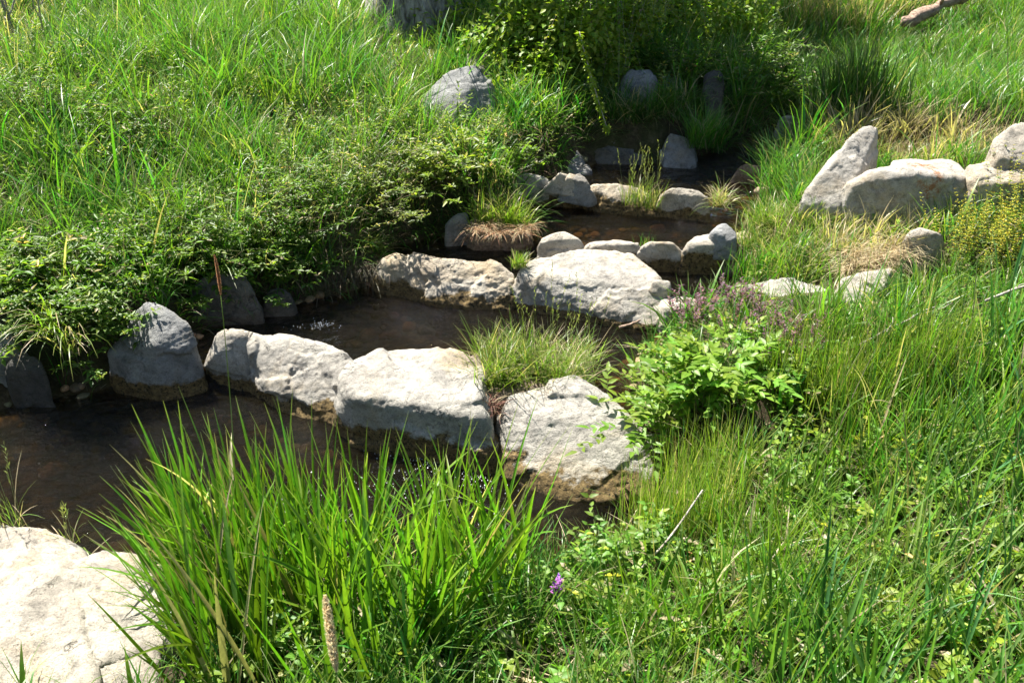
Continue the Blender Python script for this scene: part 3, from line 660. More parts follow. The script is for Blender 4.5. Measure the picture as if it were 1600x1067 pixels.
# foreground
boulder('big sunlit white boulder in the bottom left corner', [
    H([(-60, 835, .30), (-5, 825, .33), (34, 826, .34), (70, 836, .33), (100, 848, .31), (126, 872, .29), (120, 960, .34), (-60, 960, .36), (-60, 1100, .30), (150, 1100, .28)], [(-60, 840, .05), (100, 862, .05), (130, 885, .05)], drop=.2, back=.05),
    H([(128, 880, .29), (165, 863, .31), (205, 865, .31), (238, 886, .29), (262, 950, .26), (268, 1010, .22), (150, 1040, .28), (60, 1000, .34), (60, 920, .34)], base=.0, drop=.2, back=.05),
    H([(60, 1000, .34), (240, 1010, .24), (230, 1100, .20), (-60, 1120, .27), (-60, 1000, .34)], base=.0, drop=.2)],
    M_ROCKW, 91, vox=.0075, amp=.55, chips=8, group=GB)
boulder('dark rock behind the big white boulder at the left edge', [H([(-60, 830, .26), (-10, 818, .30), (18, 822, .30), (24, 840, .24)], base=.02)], M_ROCKD, 92, group=GB)

# loose gravel along the rock feet and on the bed
def pebbles(label, pts, r0, r1, col, name):
    import itertools
    t = bmesh.new(); bmesh.ops.create_icosphere(t, subdivisions=2, radius=1); tv = np.array([v.co[:] for v in t.verts]); tf = np.array([[v.index for v in f.verts] for f in t.faces]); t.free()
    n_ = len(pts); acc = Acc(); off = U(0, 90, (n_, 3)); r = U(r0, r1, n_) * np.where(U(0, 1, n_) < .15, 1.7, 1)
    V = tv[None] * (1 + .30 * noise3(tv[None] * 1.3 + off[:, None]) + .12 * noise3(tv[None] * 3 + off[:, None]))[..., None] * r[:, None, None] * np.stack([U(.8, 1.4, n_), U(.8, 1.3, n_), U(.45, .8, n_)], -1)[:, None]
    a = U(0, 6.28, n_)[:, None]; V = np.stack([V[..., 0] * np.cos(a) - V[..., 1] * np.sin(a), V[..., 0] * np.sin(a) + V[..., 1] * np.cos(a), V[..., 2]], -1) + pts[:, None]
    acc.add(V, t=(np.arange(n_)[:, None, None] * len(tv) + tf[None]).reshape(-1, 3), c=np.repeat(jitter(col, n_, .4, .15)[:, None], len(tv), 1))
    m, nt, out = newmat(name); at = N(nt, 'ShaderNodeAttribute', attribute_name='tint'); nf = noise_node(nt, objpos(nt), 90, 5, .7)
    p_ = N(nt, 'ShaderNodeBsdfPrincipled'); p_.inputs['Roughness'].default_value = .7; nt.links.new(mixc(nt, 1.0, at.outputs['Color'], ramp(nt, nf, [(.3, .6), (.7, 1.2)]), 'MULTIPLY'), p_.inputs['Base Color'])
    nt.links.new(bump(nt, nf, .8, .01), p_.inputs['Normal']); nt.links.new(p_.outputs[0], out.inputs[0])
    return tag(acc.obj(name, m), label, 'gravel', kind='stuff')
gp = []
for h in FOOT[:22]:
    for a_, b_ in zip(h, np.roll(h, -1, 0)):
        k_ = int(np.linalg.norm(b_ - a_) * 26) + 1; t_ = U(0, 1, (k_, 1)); q_ = a_ + (b_ - a_) * t_; c_ = h.mean(0); d_ = q_ - c_
        gp.append(q_ + d_ / np.linalg.norm(d_, axis=1, keepdims=True) * U(.0, .10, (k_, 1)))
gp = np.concatenate(gp); gx_ = U(-3.2, 1.9, 2600); gy_ = U(2.9, 7.2, 2600); kk = (poly_sd(gx_, gy_) < 0.05) & (poly_sd(gx_, gy_) > -.45)
gp = np.concatenate([gp, np.stack([gx_, gy_], -1)[kk]]); gp = gp[poly_sd(gp[:, 0], gp[:, 1]) < .04]
pebbles('ochre and grey gravel lying on the stream bed and at the feet of the boulders', np.concatenate([gp, (height(gp[:, 0], gp[:, 1]) + .008)[:, None]], 1), .012, .038, (.34, .24, .13), 'bed_gravel')
# ------------------------------------------------------------------ vegetation
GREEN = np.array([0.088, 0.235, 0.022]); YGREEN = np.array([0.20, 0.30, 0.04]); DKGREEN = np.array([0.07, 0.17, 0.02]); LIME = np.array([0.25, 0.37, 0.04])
BGREEN = np.array([0.11, 0.27, 0.05]); STRAW = np.array([0.50, 0.41, 0.25]); STRAWD = np.array([0.30, 0.235, 0.15])

def Gp(px, py):
    z = 0.4
    for _ in range(25):
        p = P(px, py, z); z = 0.5 * z + 0.5 * float(height(p[0:1], p[1:2])[0])
    return P(px, py, z)
def scatter(n, x0, x1, y0, y1, mx=260, my=(-120, 1500), land=0.0, rock=0.0):
    x = U(x0, x1, n); y = U(y0, y1, n); z = height(x, y); p = np.stack([x, y, z], -1); px, py = project(p)
    k = (px > -mx) & (px < 1600 + mx) & (py > my[0]) & (py < my[1]) & (poly_sd(x, y) > land) & ~in_rock(x, y, rock)
    return p[k], px[k], py[k]
def ell(px, py, lst):
    """sum of soft ellipses laid over the plan"""
    s = np.zeros(px.shape)
    for cx, cy_, rx, ry, a in lst: s += a * np.exp(-(((px - cx) / rx) ** 2 + ((py - cy_) / ry) ** 2) * 1.2)
    return s

# --- grass of the banks (nobody could count it)
cp, cx_, cy_ = scatter(31000, -8, 8.5, 1.3, 12.0, land=0.01, mx=560, my=(-160, 2200))
NB = 21; nc_ = len(cp); spread = U(.02, .075, nc_)
off_ = rng.normal(size=(nc_, NB, 2)) * spread[:, None, None]
xy = (cp[:, None, :2] + off_).reshape(-1, 2); cid = np.repeat(np.arange(nc_), NB); big_ = rng.uniform(0, 1, nc_) < .14; ctr = (U(.45, 1.4, nc_) * np.where(big_, 1.25, 1))[cid]; cdry = rng.uniform(0, 1, nc_)[cid]; cwid = (U(.6, 1.4, nc_) * np.where(big_, 2.2, 1))[cid]
chue = U(-.35, .35, nc_)[cid]; offn = off_.reshape(-1, 2); p = np.concatenate([xy, height(xy[:, 0], xy[:, 1])[:, None]], 1)
k = (poly_sd(p[:, 0], p[:, 1]) > 0.0) & ~in_rock(p[:, 0], p[:, 1], 0); p, cid, ctr, cdry, cwid, chue, offn = [a[k] for a in (p, cid, ctr, cdry, cwid, chue, offn)]
px, py = project(p)
L = leftside(p[:, 0], p[:, 1])
dist = np.hypot(p[:, 1], CAM_Z - p[:, 2])
patch = n2(p[:, 0], p[:, 1], 1.7, 31.0); patch2 = n2(p[:, 0], p[:, 1], 3.5, 77.0)
sdl = poly_sd(p[:, 0], p[:, 1])
hgt = np.where(L, 0.31, 0.24) * (1 + 0.5 * patch)
hgt += ell(px, py, [(1300, 20, 140, 45, .35), (1330, 190, 70, 40, .12), (360, 90, 160, 90, .10), (560, 130, 110, 80, .08), (1450, 620, 160, 120, .10), (1520, 120, 160, 90, .04)])
hgt += ell(px, py, [(300, 350, 330, 80, .10), (620, 290, 140, 60, .06), (120, 200, 150, 70, .06)])
hgt *= 1 - np.clip(ell(px, py, [(1370, 440, 110, 40, .7), (1400, 350, 160, 40, .35), (1430, 240, 120, 30, .45), (1200, 490, 130, 30, .6), (950, 900, 120, 120, .4), (720, 200, 60, 20, .4), (1440, 60, 70, 40, .7), (645, 72, 80, 22, .72), (1260, 330, 60, 14, .5)]), 0, .85)
hgt *= U(.6, 1.15, len(p)) * ctr
dens = 0.70 + 0.55 * patch
leafy = ell(px, py, [(120, 160, 170, 70, .8), (60, 110, 90, 60, .5), (300, 330, 330, 90, .9), (600, 270, 180, 90, .8), (760, 240, 90, 50, .5), (80, 480, 160, 90, .7), (1400, 850, 330, 260, .85), (1150, 560, 160, 70, .5), (960, 950, 160, 140, .8), (1000, 150, 140, 70, .6)])
dens *= 1 - 0.42 * np.clip(leafy, 0, 1)
keep = (U(0, 1, len(p)) < dens) & (~L | (sdl > 0.04)) & ~((px < 60) & (py > 470) & (py < 620)) & ~((px > 150) & (px < 330) & (py > 500) & (py < 620))
p, px, py, L, hgt, patch, patch2, leafy, sdl, cdry, cwid, chue, offn = [a[keep] for a in (p, px, py, L, hgt, patch, patch2, leafy, sdl, cdry, cwid, chue, offn)]
n = len(p)
dry = (.6 * U(0, 1, n) + .4 * cdry) < np.clip(0.10 + 0.10 * (patch2 > .25) + ell(px, py, [(1300, 5, 150, 40, .6), (1430, 225, 160, 35, 1.0), (1340, 385, 120, 45, .7), (1180, 400, 50, 50, .3), (1060, 720, 60, 60, .3), (600, 250, 220, 120, .10), (480, 385, 130, 50, .35), (1130, 800, 100, 120, .2), (30, 60, 90, 60, .3)]), 0, .85)
col = jitter(GREEN, n, .3, .2)
w_y = np.clip(0.30 + chue + 0.8 * patch2 + ell(px, py, [(1480, 380, 200, 80, .5), (1200, 200, 90, 60, .4), (700, 300, 160, 60, .3), (1100, 760, 90, 120, .6), (1440, 240, 160, 60, .4), (1350, 850, 420, 260, .45), (300, 250, 400, 200, .12)]), 0, 1)[:, None]
col = col * (1 - w_y) + jitter(YGREEN, n, .25, .15) * w_y
col *= (0.62 + 0.5 * rng.uniform(0, 1, 60000)[np.minimum((cwid * 40000).astype(int), 59999)])[:, None]; col[U(0, 1, n) < .25] *= np.array([.7, 1.05, 1.6])
col[dry] = jitter(STRAW, int(dry.sum()), .35, .05)
wide = U(0, 1, n) ** 3
az = np.arctan2(offn[:, 1], offn[:, 0]) + U(-.9, .9, n)
acc = Acc()
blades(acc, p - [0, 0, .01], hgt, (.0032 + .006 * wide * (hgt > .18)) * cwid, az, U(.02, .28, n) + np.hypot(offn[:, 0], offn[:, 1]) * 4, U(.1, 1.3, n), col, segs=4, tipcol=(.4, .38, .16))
tag(acc.obj('grass', M_GRASS), 'dense sunlit green bank grass mixed with dry blades', 'grass', kind='stuff')

# fringe hanging over the undercut edges
x = U(-6, 2.6, 130000); y = U(3.6, 9.5, 130000); e0 = poly_sd(x, y); k = (e0 > 0.0) & (e0 < .34) & leftside(x, y); x, y, e0 = x[k], y[k], e0[k]
gxx = poly_sd(x + .02, y) - e0; gyy = poly_sd(x, y + .02) - e0; fpx, fpy = project(np.stack([x, y, height(x, y)], -1)); k = ~in_rock(x, y, .1) & (U(0, 1, len(x)) < np.where((fpx < 330) & (fpy > 520), .06, .62)); x, y, e0, gxx, gyy = x[k], y[k], e0[k], gxx[k], gyy[k]; n = len(x)
fc = jitter(GREEN * .85, n, .35, .2); dd = U(0, 1, n) < .25; fc[dd] = jitter(STRAWD, int(dd.sum()), .4, .1)
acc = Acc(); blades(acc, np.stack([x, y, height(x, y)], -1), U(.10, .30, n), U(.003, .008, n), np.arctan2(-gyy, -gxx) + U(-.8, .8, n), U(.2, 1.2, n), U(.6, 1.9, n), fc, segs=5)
tag(acc.obj('grass', M_GRASS), 'shaded grass fringe hanging over the left stream edge', 'grass', kind='stuff')

# --- lying straw and litter
p, px, py = scatter(42000, -5, 6, 1.5, 9.5, land=0.0)
k = U(0, 1, len(p)) < np.clip(0.10 + ell(px, py, [(900, 1050, 160, 60, 1.0), (1400, 235, 160, 28, 1.2), (1350, 380, 90, 50, .9), (1100, 850, 120, 130, .4), (520, 390, 110, 40, .8), (1500, 430, 100, 80, .3), (1200, 500, 130, 50, .4), (780, 600, 100, 30, .3)]), 0, 1)
p = p[k]; n = len(p); acc = Acc()
blades(acc, p + [0, 0, .008], U(.08, .24, n), U(.002, .006, n), U(0, 6.28, n), U(1.0, 1.5, n), U(-.2, .5, n), jitter(STRAW, n, .4, .06), segs=3)
tag(acc.obj('straw_litter', M_DRY), 'dry pale straw lying flat on the soil', 'straw', kind='stuff')

# --- broad-leaved undergrowth
def undergrowth(name, label, pts, H, ll, lw, nodes, col, detail, sag=.15, gl=M_LEAF, cat='undergrowth', **kw):
    n = len(pts); a = Acc()
    d = np.stack([U(-.45, .45, n), U(-.45, .45, n), np.ones(n)], -1)
    herb(a, a, pts, d, H * U(.6, 1.15, n), sag, nodes, ll, lw, jitter(col, n, .25, .2), detail=detail, **kw)
    return tag(a.obj(name, gl), label, cat, kind='stuff')
p, px, py = scatter(24000, -6, 6.5, 3.0, 10.5, land=0.05)
L = leftside(p[:, 0], p[:, 1])
lf = ell(px, py, [(120, 170, 200, 70, .9), (60, 120, 90, 60, .6), (300, 340, 350, 100, 1), (600, 280, 200, 100, .9), (760, 240, 110, 60, .7), (80, 500, 180, 100, .9), (860, 170, 120, 100, .8), (1050, 140, 160, 80, .8), (420, 200, 300, 150, .25)])
k = (U(0, 1, len(p)) < np.clip(lf * .26, 0.02, 1)) & L
undergrowth('bank_undergrowth', 'dark leafy weeds filling the left bank between the grasses', p[k], .36, .062, .021, 8, (0.12, 0.19, 0.028), 0, topcol=(.22, .28, .07), elev=(.9, -.4))
p, px, py = scatter(16000, -1, 4.5, 1.5, 5.8, land=0.04)
lf = ell(px, py, [(1400, 880, 330, 280, 1.2), (1500, 650, 200, 120, .5), (1150, 600, 150, 80, .5), (960, 980, 130, 150, .7), (1350, 600, 200, 80, .4), (1230, 700, 120, 80, .4), (600, 1120, 400, 130, .7)])
k = (U(0, 1, len(p)) < np.clip(lf * .36, 0.0, 1)) & ~leftside(p[:, 0], p[:, 1]) & (py < 1400)
undergrowth('nettle_cover', 'low bright nettles covering the near right bank', p[k], .17, .056, .034, 4, (0.17, 0.28, 0.03), 1, elev=(.35, -.15), taper=.35, droop=.25)

# --- tufts and clumps that stand out: things
def tuft(name, label, pts, n, r, h, w, col, lean=(.05, .6), bend=(.1, 1.2), dry=.15, cat='grass tuft', segs=5, fold=False, azc=None, seeds=0, group='grass tufts on the stones', mat=None, fixz=None, seedh=None):
    """pts: list of world points; blades spread r around them"""
    pts = np.atleast_2d(pts); b = pts[rng.integers(0, len(pts), n)] + np.stack([U(-1, 1, n) * r, U(-1, 1, n) * r * .7, 0 * U(0, 1, n)], -1) * np.sqrt(U(0, 1, n))[:, None]
    org = pts.mean(0); a = Acc(); c = jitter(col, n, .3, .15); dd = U(0, 1, n) < dry; c[dd] = jitter(STRAW, int(dd.sum()), .3, .05)
    az = U(0, 6.28, n) if azc is None else azc[0] + U(-azc[1], azc[1], n)
    blades(a, b - [0, 0, .02], U(h[0], h[1], n), U(w[0], w[1], n), az, U(lean[0], lean[1], n), U(bend[0], bend[1], n), c, segs=segs, fold=fold, tipcol=(.4, .36, .15))
    o = a.obj(name, mat or M_GRASS, origin=org)
    tag(o, label, cat, group)
    if seeds:
        sa = Acc(); b = pts[rng.integers(0, len(pts), seeds)] + U(-r, r, (seeds, 3)) * [.6, .5, 0]; b = b - [0, 0, .02]
        hh = seedh or (h[1] * 1.15, h[1] * 1.6); d = np.stack([U(-.3, .3, seeds), U(-.2, .2, seeds), np.ones(seeds)], -1); Ls = U(hh[0], hh[1], seeds)
        f = stems(sa, b, d, Ls, .05, .0011, np.array([.2, .24, .07]), 4)
        for t in np.linspace(.72, 1, 9):
            q = f(t); dd = np.stack([U(-.5, .5, seeds), U(-.5, .5, seeds), np.ones(seeds)], -1)
            leaves(sa, q, dd, .022, .005, jitter((.30, .31, .12), seeds, .2, .1))
        so = sa.obj('seed_stem', M_GRASS, parent=o, origin=org)
    return o
boulder('dark soil and matted roots wedged between the two nearest slabs', [H([(735, 555, .27), (900, 545, .25), (925, 600, .22), (850, 612, .25), (775, 632, .24), (742, 600, .25)], base=.0)], bpy.data.materials['earth'], 54, amp=1.6, name='earth_mound', cat='earth')
W = lambda px, py, z: P(px, py, z)
tuft('grass_tuft', 'bushy green grass tuft growing between the front row slabs', [W(770, 590, .27), W(800, 575, .27), W(790, 560, .26), W(765, 560, .27), W(830, 585, .27), W(800, 600, .27), W(760, 600, .28), W(820, 560, .26)], 950, .10, (.10, .29), (.003, .006), YGREEN * .8, dry=.18, lean=(.05, .9))
tuft('grass_tuft', 'loose wispy grass tuft beside the bushy one above the grey block', [W(860, 590, .25), W(895, 585, .25), W(850, 560, .24), W(905, 565, .22), W(880, 600, .25)], 850, .12, (.08, .26), (.002, .0045), YGREEN, dry=.25, lean=(.1, 1.1), seeds=22, seedh=(.3, .58))
tuft('grass_tuft', 'small spiky tuft in the joint of the two second row boulders', [W(812, 414, .36)], 110, .055, (.05, .14), (.003, .006), YGREEN, dry=.25, lean=(.1, .9), bend=(.0, .5))
tuft('grass_tuft', 'bright tuft crowning the brown earth island', [W(755, 344, .41), W(785, 346, .41), W(808, 352, .39)], 420, .10, (.10, .30), (.003, .006), LIME * .85, dry=.2, lean=(.05, .8), seeds=8)
tuft('grass_tuft', 'seeding grass tuft on the mossy slab of the far row', [W(1000, 318, .42), W(1020, 322, .40), W(985, 316, .42)], 170, .07, (.08, .26), (.003, .005), YGREEN * .9, dry=.3, lean=(.02, .55), seeds=22, seedh=(.28, .5))
tuft('grass_tuft', 'straw-coloured tuft at the right end of the far row', [W(1125, 318, .46), W(1128, 310, .46)], 170, .06, (.08, .22), (.003, .005), YGREEN, dry=.55, lean=(.1, 1.2), bend=(.3, 1.8))
tuft('grass_tuft', 'pair of upright sprigs on the low third row stone', [W(1000, 398, .30), W(1018, 392, .32)], 26, .05, (.08, .17), (.003, .006), GREEN, dry=.1, lean=(.02, .35), bend=(0, .4))
tuft('grass_tuft', 'thin rush tuft on the stream edge right of the earth lump', [W(1150, 440, .22), W(1180, 445, .25), W(1165, 432, .25)], 120, .09, (.12, .32), (.003, .005), GREEN, dry=.15, lean=(.0, .3), bend=(0, .5))
tuft('grass_tuft', 'pale arching grass hanging over the undercut bank', [PY(530,378,5.75), PY(570,385,5.7), PY(500,372,5.8)], 260, .10, (.10, .24), (.003, .005), YGREEN*.9, dry=.3, lean=(.2, 1.2), bend=(.6, 1.8), azc=(-1.2, 1.6), group='grass clumps on the banks')
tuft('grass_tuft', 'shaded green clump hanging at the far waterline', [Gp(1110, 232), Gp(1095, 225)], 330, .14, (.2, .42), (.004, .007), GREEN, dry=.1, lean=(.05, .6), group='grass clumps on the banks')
tuft('rush_clump', 'young green rushes beside the smooth blue-grey boulder', [Gp(1215, 300), Gp(1250, 290), Gp(1235, 272), Gp(1215, 285)], 420, .15, (.14, .36), (.004, .009), BGREEN * .95, dry=.08, lean=(.05, .6), group='grass clumps on the banks', cat='rush clump')
tuft('rush_clump', 'yellowing rushes above the reddish waterside stone', [Gp(1190, 262), Gp(1200, 245)], 220, .12, (.12, .32), (.003, .006), YGREEN, dry=.2, lean=(.05, .6), group='grass clumps on the banks', cat='rush clump')
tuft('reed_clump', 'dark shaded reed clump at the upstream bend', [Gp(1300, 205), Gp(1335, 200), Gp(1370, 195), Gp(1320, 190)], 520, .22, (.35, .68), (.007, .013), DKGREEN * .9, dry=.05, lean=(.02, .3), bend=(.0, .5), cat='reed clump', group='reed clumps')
tuft('reed_clump', 'tall dried reeds standing at the top of the picture', [Gp(1220, 40), Gp(1280, 45), Gp(1340, 40), Gp(1400, 40), Gp(1300, 25), Gp(1370, 20), Gp(1240, 60), Gp(1330, 62)], 1500, .3, (.35, .8), (.005, .012), GREEN * 1.2, dry=.7, lean=(.05, .6), bend=(.1, .9), cat='reed clump', group='reed clumps')
tuft('grass_tuft', 'arching pale blades hanging at the left waterline', [W(95, 530, .40), W(80, 515, .45), W(110, 545, .38)], 70, .08, (.2, .45), (.004, .008), YGREEN, dry=.3, lean=(.1, .7), bend=(.8, 2.4), azc=(-1.4, 1.0), group='grass clumps on the banks')
tuft('grass_tuft', 'wispy seeding grass rising behind the big white boulder', [W(15, 815, .30), W(30, 818, .3)], 22, .05, (.10, .3), (.002, .004), YGREEN, dry=.4, lean=(.1, .8), seeds=7, seedh=(.25, .45), group='grass clumps on the banks')
tuft('grass_tuft', 'short seeding sprig at the notch of the big white boulder', [W(108, 846, .30)], 16, .04, (.05, .16), (.002, .004), YGREEN, dry=.3, lean=(.1, .9), seeds=4, seedh=(.12, .2), group='grass clumps on the banks')
tuft('grass_tuft', 'flattened blades in the crevice of the big white boulder', [W(150, 866, .31)], 14, .05, (.06, .14), (.003, .005), YGREEN, dry=.3, lean=(.9, 1.5), group='grass clumps on the banks')
for lab, bx, nn, hh in [('yellow-green grass sloping down between the third row and the straw', [(1200, 350), (1240, 370), (1260, 400), (1220, 400), (1280, 350)], 800, (.10, .26)),
                     ('short bright grass below the smooth blue-grey boulder', [(1260, 340), (1300, 350), (1340, 360), (1300, 380), (1380, 375)], 800, (.08, .2)),
                     ('ragged grass on the stream edge right of the third row', [(1185, 380), (1195, 420), (1230, 430), (1270, 430), (1200, 350)], 700, (.10, .25))]:
    tuft('grass_tuft', lab, [Gp(*q) for q in bx], nn, .16, hh, (.003, .006), YGREEN * .95, dry=.22, lean=(.05, .8), group='grass clumps on the banks')
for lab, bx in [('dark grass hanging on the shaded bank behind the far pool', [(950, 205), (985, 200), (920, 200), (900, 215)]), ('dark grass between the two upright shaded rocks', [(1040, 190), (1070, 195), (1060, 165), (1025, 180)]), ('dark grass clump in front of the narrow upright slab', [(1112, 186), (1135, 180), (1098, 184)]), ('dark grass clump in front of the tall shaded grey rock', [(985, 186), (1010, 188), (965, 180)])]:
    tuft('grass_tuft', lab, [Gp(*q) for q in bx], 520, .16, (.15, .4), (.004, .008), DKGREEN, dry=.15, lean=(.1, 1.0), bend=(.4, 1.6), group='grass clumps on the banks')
tuft('straw_thatch', 'reddish dead grass hanging around the brown earth island', [PY(745, 356, 5.75), PY(780, 360, 5.7), PY(815, 358, 5.72), PY(760, 350, 5.8), PY(825, 350, 5.8)], 420, .05, (.05, .16), (.002, .004), (.36, .22, .12), dry=.3, lean=(.6, 1.6), bend=(.6, 1.8), azc=(-1.5, 1.6), mat=M_DRY, cat='dead grass')
# dry thatch
tuft('straw_thatch', 'dead straw drooping over the squarish cream boulder', [PY(1335, 418, 5.05), PY(1365, 408, 5.1), PY(1395, 398, 5.15), PY(1405, 385, 5.25), PY(1340, 395, 5.2)], 900, .11, (.10, .24), (.002, .005), STRAW, dry=1, lean=(.3, 1.3), bend=(.5, 2.0), azc=(-1.7, 1.5), mat=M_DRY, cat='dead grass', group=None)
tuft('root_curtain', 'shade-darkened matted roots and dead grass hanging from the undercut bank', [PY(530,402,5.62), PY(560,405,5.6), PY(490,408,5.55), PY(450,420,5.5), PY(400,428,5.4), PY(590,408,5.62)], 700, .12, (.12, .26), (.0015, .003), STRAWD * .45, dry=0, lean=(1.0, 1.9), bend=(.9, 1.6), azc=(-1.3, 1.1), mat=M_DRY, cat='roots', group=None)  # root colour darkened to carry the shade under the overhang
tuft('dead_grass', 'collar of dead roots in the notch above the grey block', [W(765, 628, .27), W(775, 640, .24)], 90, .04, (.05, .14), (.002, .004), (.2, .1, .07), dry=.2, lean=(.4, 1.5), bend=(.4, 1.5), mat=M_DRY, cat='dead grass', group=None)
tuft('straw_thatch', 'trampled pale straw on top of the lichen-patched boulder', [Gp(1400, 235), Gp(1440, 225), Gp(1490, 235), Gp(1530, 215), Gp(1470, 245)], 900, .22, (.08, .22), (.002, .005), STRAW, dry=1, lean=(.3, 1.4), bend=(.1, 1.2), mat=M_DRY, cat='dead grass', group=None)

# --- tall reeds in the foreground and on the right
def reeds(label, boxes, n, h, w=(.011, .025), lean=(.03, .38), azc=None, col=(0.16, 0.31, 0.025), bend=(.03, .4), dry=.06):
    """boxes: px0, px1, world y0, y1"""
    acc = Acc(); P0 = []
    for k in range(n):
        bx = boxes[rng.integers(len(boxes))]; px = U(bx[0], bx[1]); y = U(bx[2], bx[3]); x = (px - 800) / FPX * math.hypot(y, 2.3) * 1.0
        P0.append((x, y))
    P0 = np.array(P0); z = np.maximum(height(P0[:, 0], P0[:, 1]), 0.0); b = np.stack([P0[:, 0], P0[:, 1], z - .02], -1)
    az = U(0, 6.28, n) if azc is None else azc[0] + U(-azc[1], azc[1], n)
    H_ = U(h[0], h[1], n); c = jitter(col, n, .22, .2); dd = U(0, 1, n) < dry; c[dd] = jitter(STRAW, int(dd.sum()), .2, .05); c *= U(.6, 1.15, (n, 1))
    blades(acc, b, H_, U(w[0], w[1], n), az, U(lean[0], lean[1], n), U(bend[0], bend[1], n), c, segs=8, fold=True, tipcol=(.6, .5, .22))
    # side leaves leaving the culm higher up
    m = n // 2; i = rng.integers(0, n, m); t = U(.15, .5, m)
    st = b[i] + np.stack([0 * t, 0 * t, H_[i] * t], -1) * .95
    blades(acc, st, H_[i] * U(.35, .6, m), U(w[0], w[1], m) * .9, az[i] + U(-1.2, 1.2, m), U(.25, .8, m), U(.1, .9, m), c[i] * 1.1, segs=6, fold=True, tipcol=(.5, .45, .15))
    o = acc.obj('reed_clump', M_GRASS, origin=b.mean(0)); return tag(o, label, 'reed clump', 'reed clumps')
reeds('tall reeds leaning left across the big white boulder', [(275, 345, 2.2, 2.85), (285, 330, 2.7, 3.0)], 75, (.36, .66), azc=(3.0, .9), lean=(.08, .5), bend=(.05, .4))
reeds('thick green reeds rising in front of the water left of centre', [(310, 430, 2.2, 3.0), (340, 490, 2.4, 3.1)], 150, (.46, .84), azc=(2.6, 1.6), lean=(.02, .35))
reeds('tall reeds standing between the brown seed head and the middle slab', [(470, 600, 2.2, 3.05), (500, 640, 2.5, 3.1)], 115, (.44, .82), lean=(.02, .35))
reeds('fan of upright reeds below the notch of the front row', [(690, 820, 2.5, 3.1), (640, 720, 2.4, 3.1)], 110, (.4, .8), lean=(.02, .42))
reeds('short reeds at the bottom edge right of centre', [(940, 1060, 2.0, 2.6), (1050, 1130, 2.0, 2.5)], 46, (.22, .48), w=(.007, .014), lean=(.05, .5))
reeds('group of blue-green reeds at the bottom right of centre', [(1150, 1350, 1.95, 2.5)], 85, (.3, .6), w=(.009, .017), lean=(.03, .4), col=(0.12, 0.27, 0.06))
reeds('crossing reeds in the bottom right corner', [(1400, 1640, 1.95, 2.45)], 70, (.3, .6), w=(.009, .016), lean=(.1, .7), col=(0.13, 0.28, 0.06))
reeds('tall bluish reeds along the right picture edge', [(1530, 1680, 3.0, 4.2)], 60, (.4, .85), w=(.012, .022), lean=(.05, .5), col=(0.12, 0.26, 0.08))
reeds('upright reeds among fine grass in front of the cream boulder', [(1290, 1450, 3.3, 4.4), (1400, 1600, 3.4, 4.2)], 300, (.28, .56), w=(.005, .011), lean=(.0, .3), col=(0.16, 0.29, 0.04))
reeds('scattered green grass blades rising through the nettles below the leafy plant', [(1100, 1300, 2.6, 3.5), (1150, 1350, 2.4, 3.0)], 190, (.25, .52), w=(.004, .010), lean=(.02, .45), col=(0.17, 0.30, 0.04))
reeds('scattered bluish blades rising through the nettles at the lower right', [(1350, 1640, 2.4, 3.9)], 260, (.28, .62), w=(.006, .014), lean=(.02, .5), col=(0.18, 0.31, 0.08))
reeds('thin blades standing between the vetch and the bottom edge', [(860, 1120, 2.1, 2.9)], 90, (.2, .42), w=(.004, .009), lean=(.02, .5), col=(0.17, 0.29, 0.04))
# fine upright stems right of the grey block
tuft('grass_tuft', 'fine yellow-green upright stems right of the grey block', [Gp(1050, 800), Gp(1090, 790), Gp(1120, 760), Gp(1080, 850), Gp(1040, 850), Gp(1010, 830), Gp(1110, 830)], 900, .14, (.2, .46), (.002, .004), YGREEN, dry=.12, lean=(.0, .22), bend=(0, .35), group='grass clumps on the banks')
tuft('grass_tuft', 'tall fine grass standing in front of the low pale slab', [Gp(1300, 640), Gp(1350, 620), Gp(1400, 620), Gp(1340, 660), Gp(1250, 600), Gp(1450, 600)], 900, .22, (.2, .48), (.002, .005), YGREEN * .9, dry=.1, lean=(.0, .3), bend=(0, .4), group='grass clumps on the banks', seeds=30)

# --- seed heads (foxtail)
def foxtail(label, base, tip, bendv, L, r, col):
    base = np.array(base); tip = np.array(tip); o = empty('foxtail_grass', base); tag(o, label, 'seed head', 'foxtail seed heads')
    ts = np.linspace(0, 1, 14)[:, None]; pts = base + (tip - base) * ts + np.array(bendv) * (ts * (1 - ts))
    a = Acc(); lathe_tube(a, pts - base, np.linspace(.0022, .0012, 14), (.2, .26, .07), 6); a.obj('stem', M_GRASS, parent=o)
    d = norm(pts[-1] - pts[-2]); h0 = pts[-1] - base; ax = [h0 + d * L * t + np.array(bendv) * -.15 * t * t for t in np.linspace(0, 1, 12)]
    a = Acc(); rad = r * np.array([.35, .75, .95, 1, 1, 1, .97, .92, .85, .72, .5, .12]) * .72; lathe_tube(a, ax, rad * .35, np.array(col) * .8, 9, rough=.3)
    m = int(2600 * L / .12); t = U(0, 1, m); i = np.minimum((t * 11).astype(int), 10); q = np.array(ax)[i] + (np.array(ax)[i + 1] - np.array(ax)[i]) * (t * 11 - i)[:, None]
    rd = norm(rng.normal(size=(m, 3))); rd = norm(rd - (rd @ d)[:, None] * d)
    leaves(a, q + rd * rad[i][:, None] * .25, rd * .8 + d, r * U(.6, 1.25, m) * (np.interp(t * 11, np.arange(12), rad / r) * 1.3 + .12), r * .17, jitter(col, m, .35, .1), fold=.1)
    a.obj('seed_spike', M_FLUFF, parent=o)
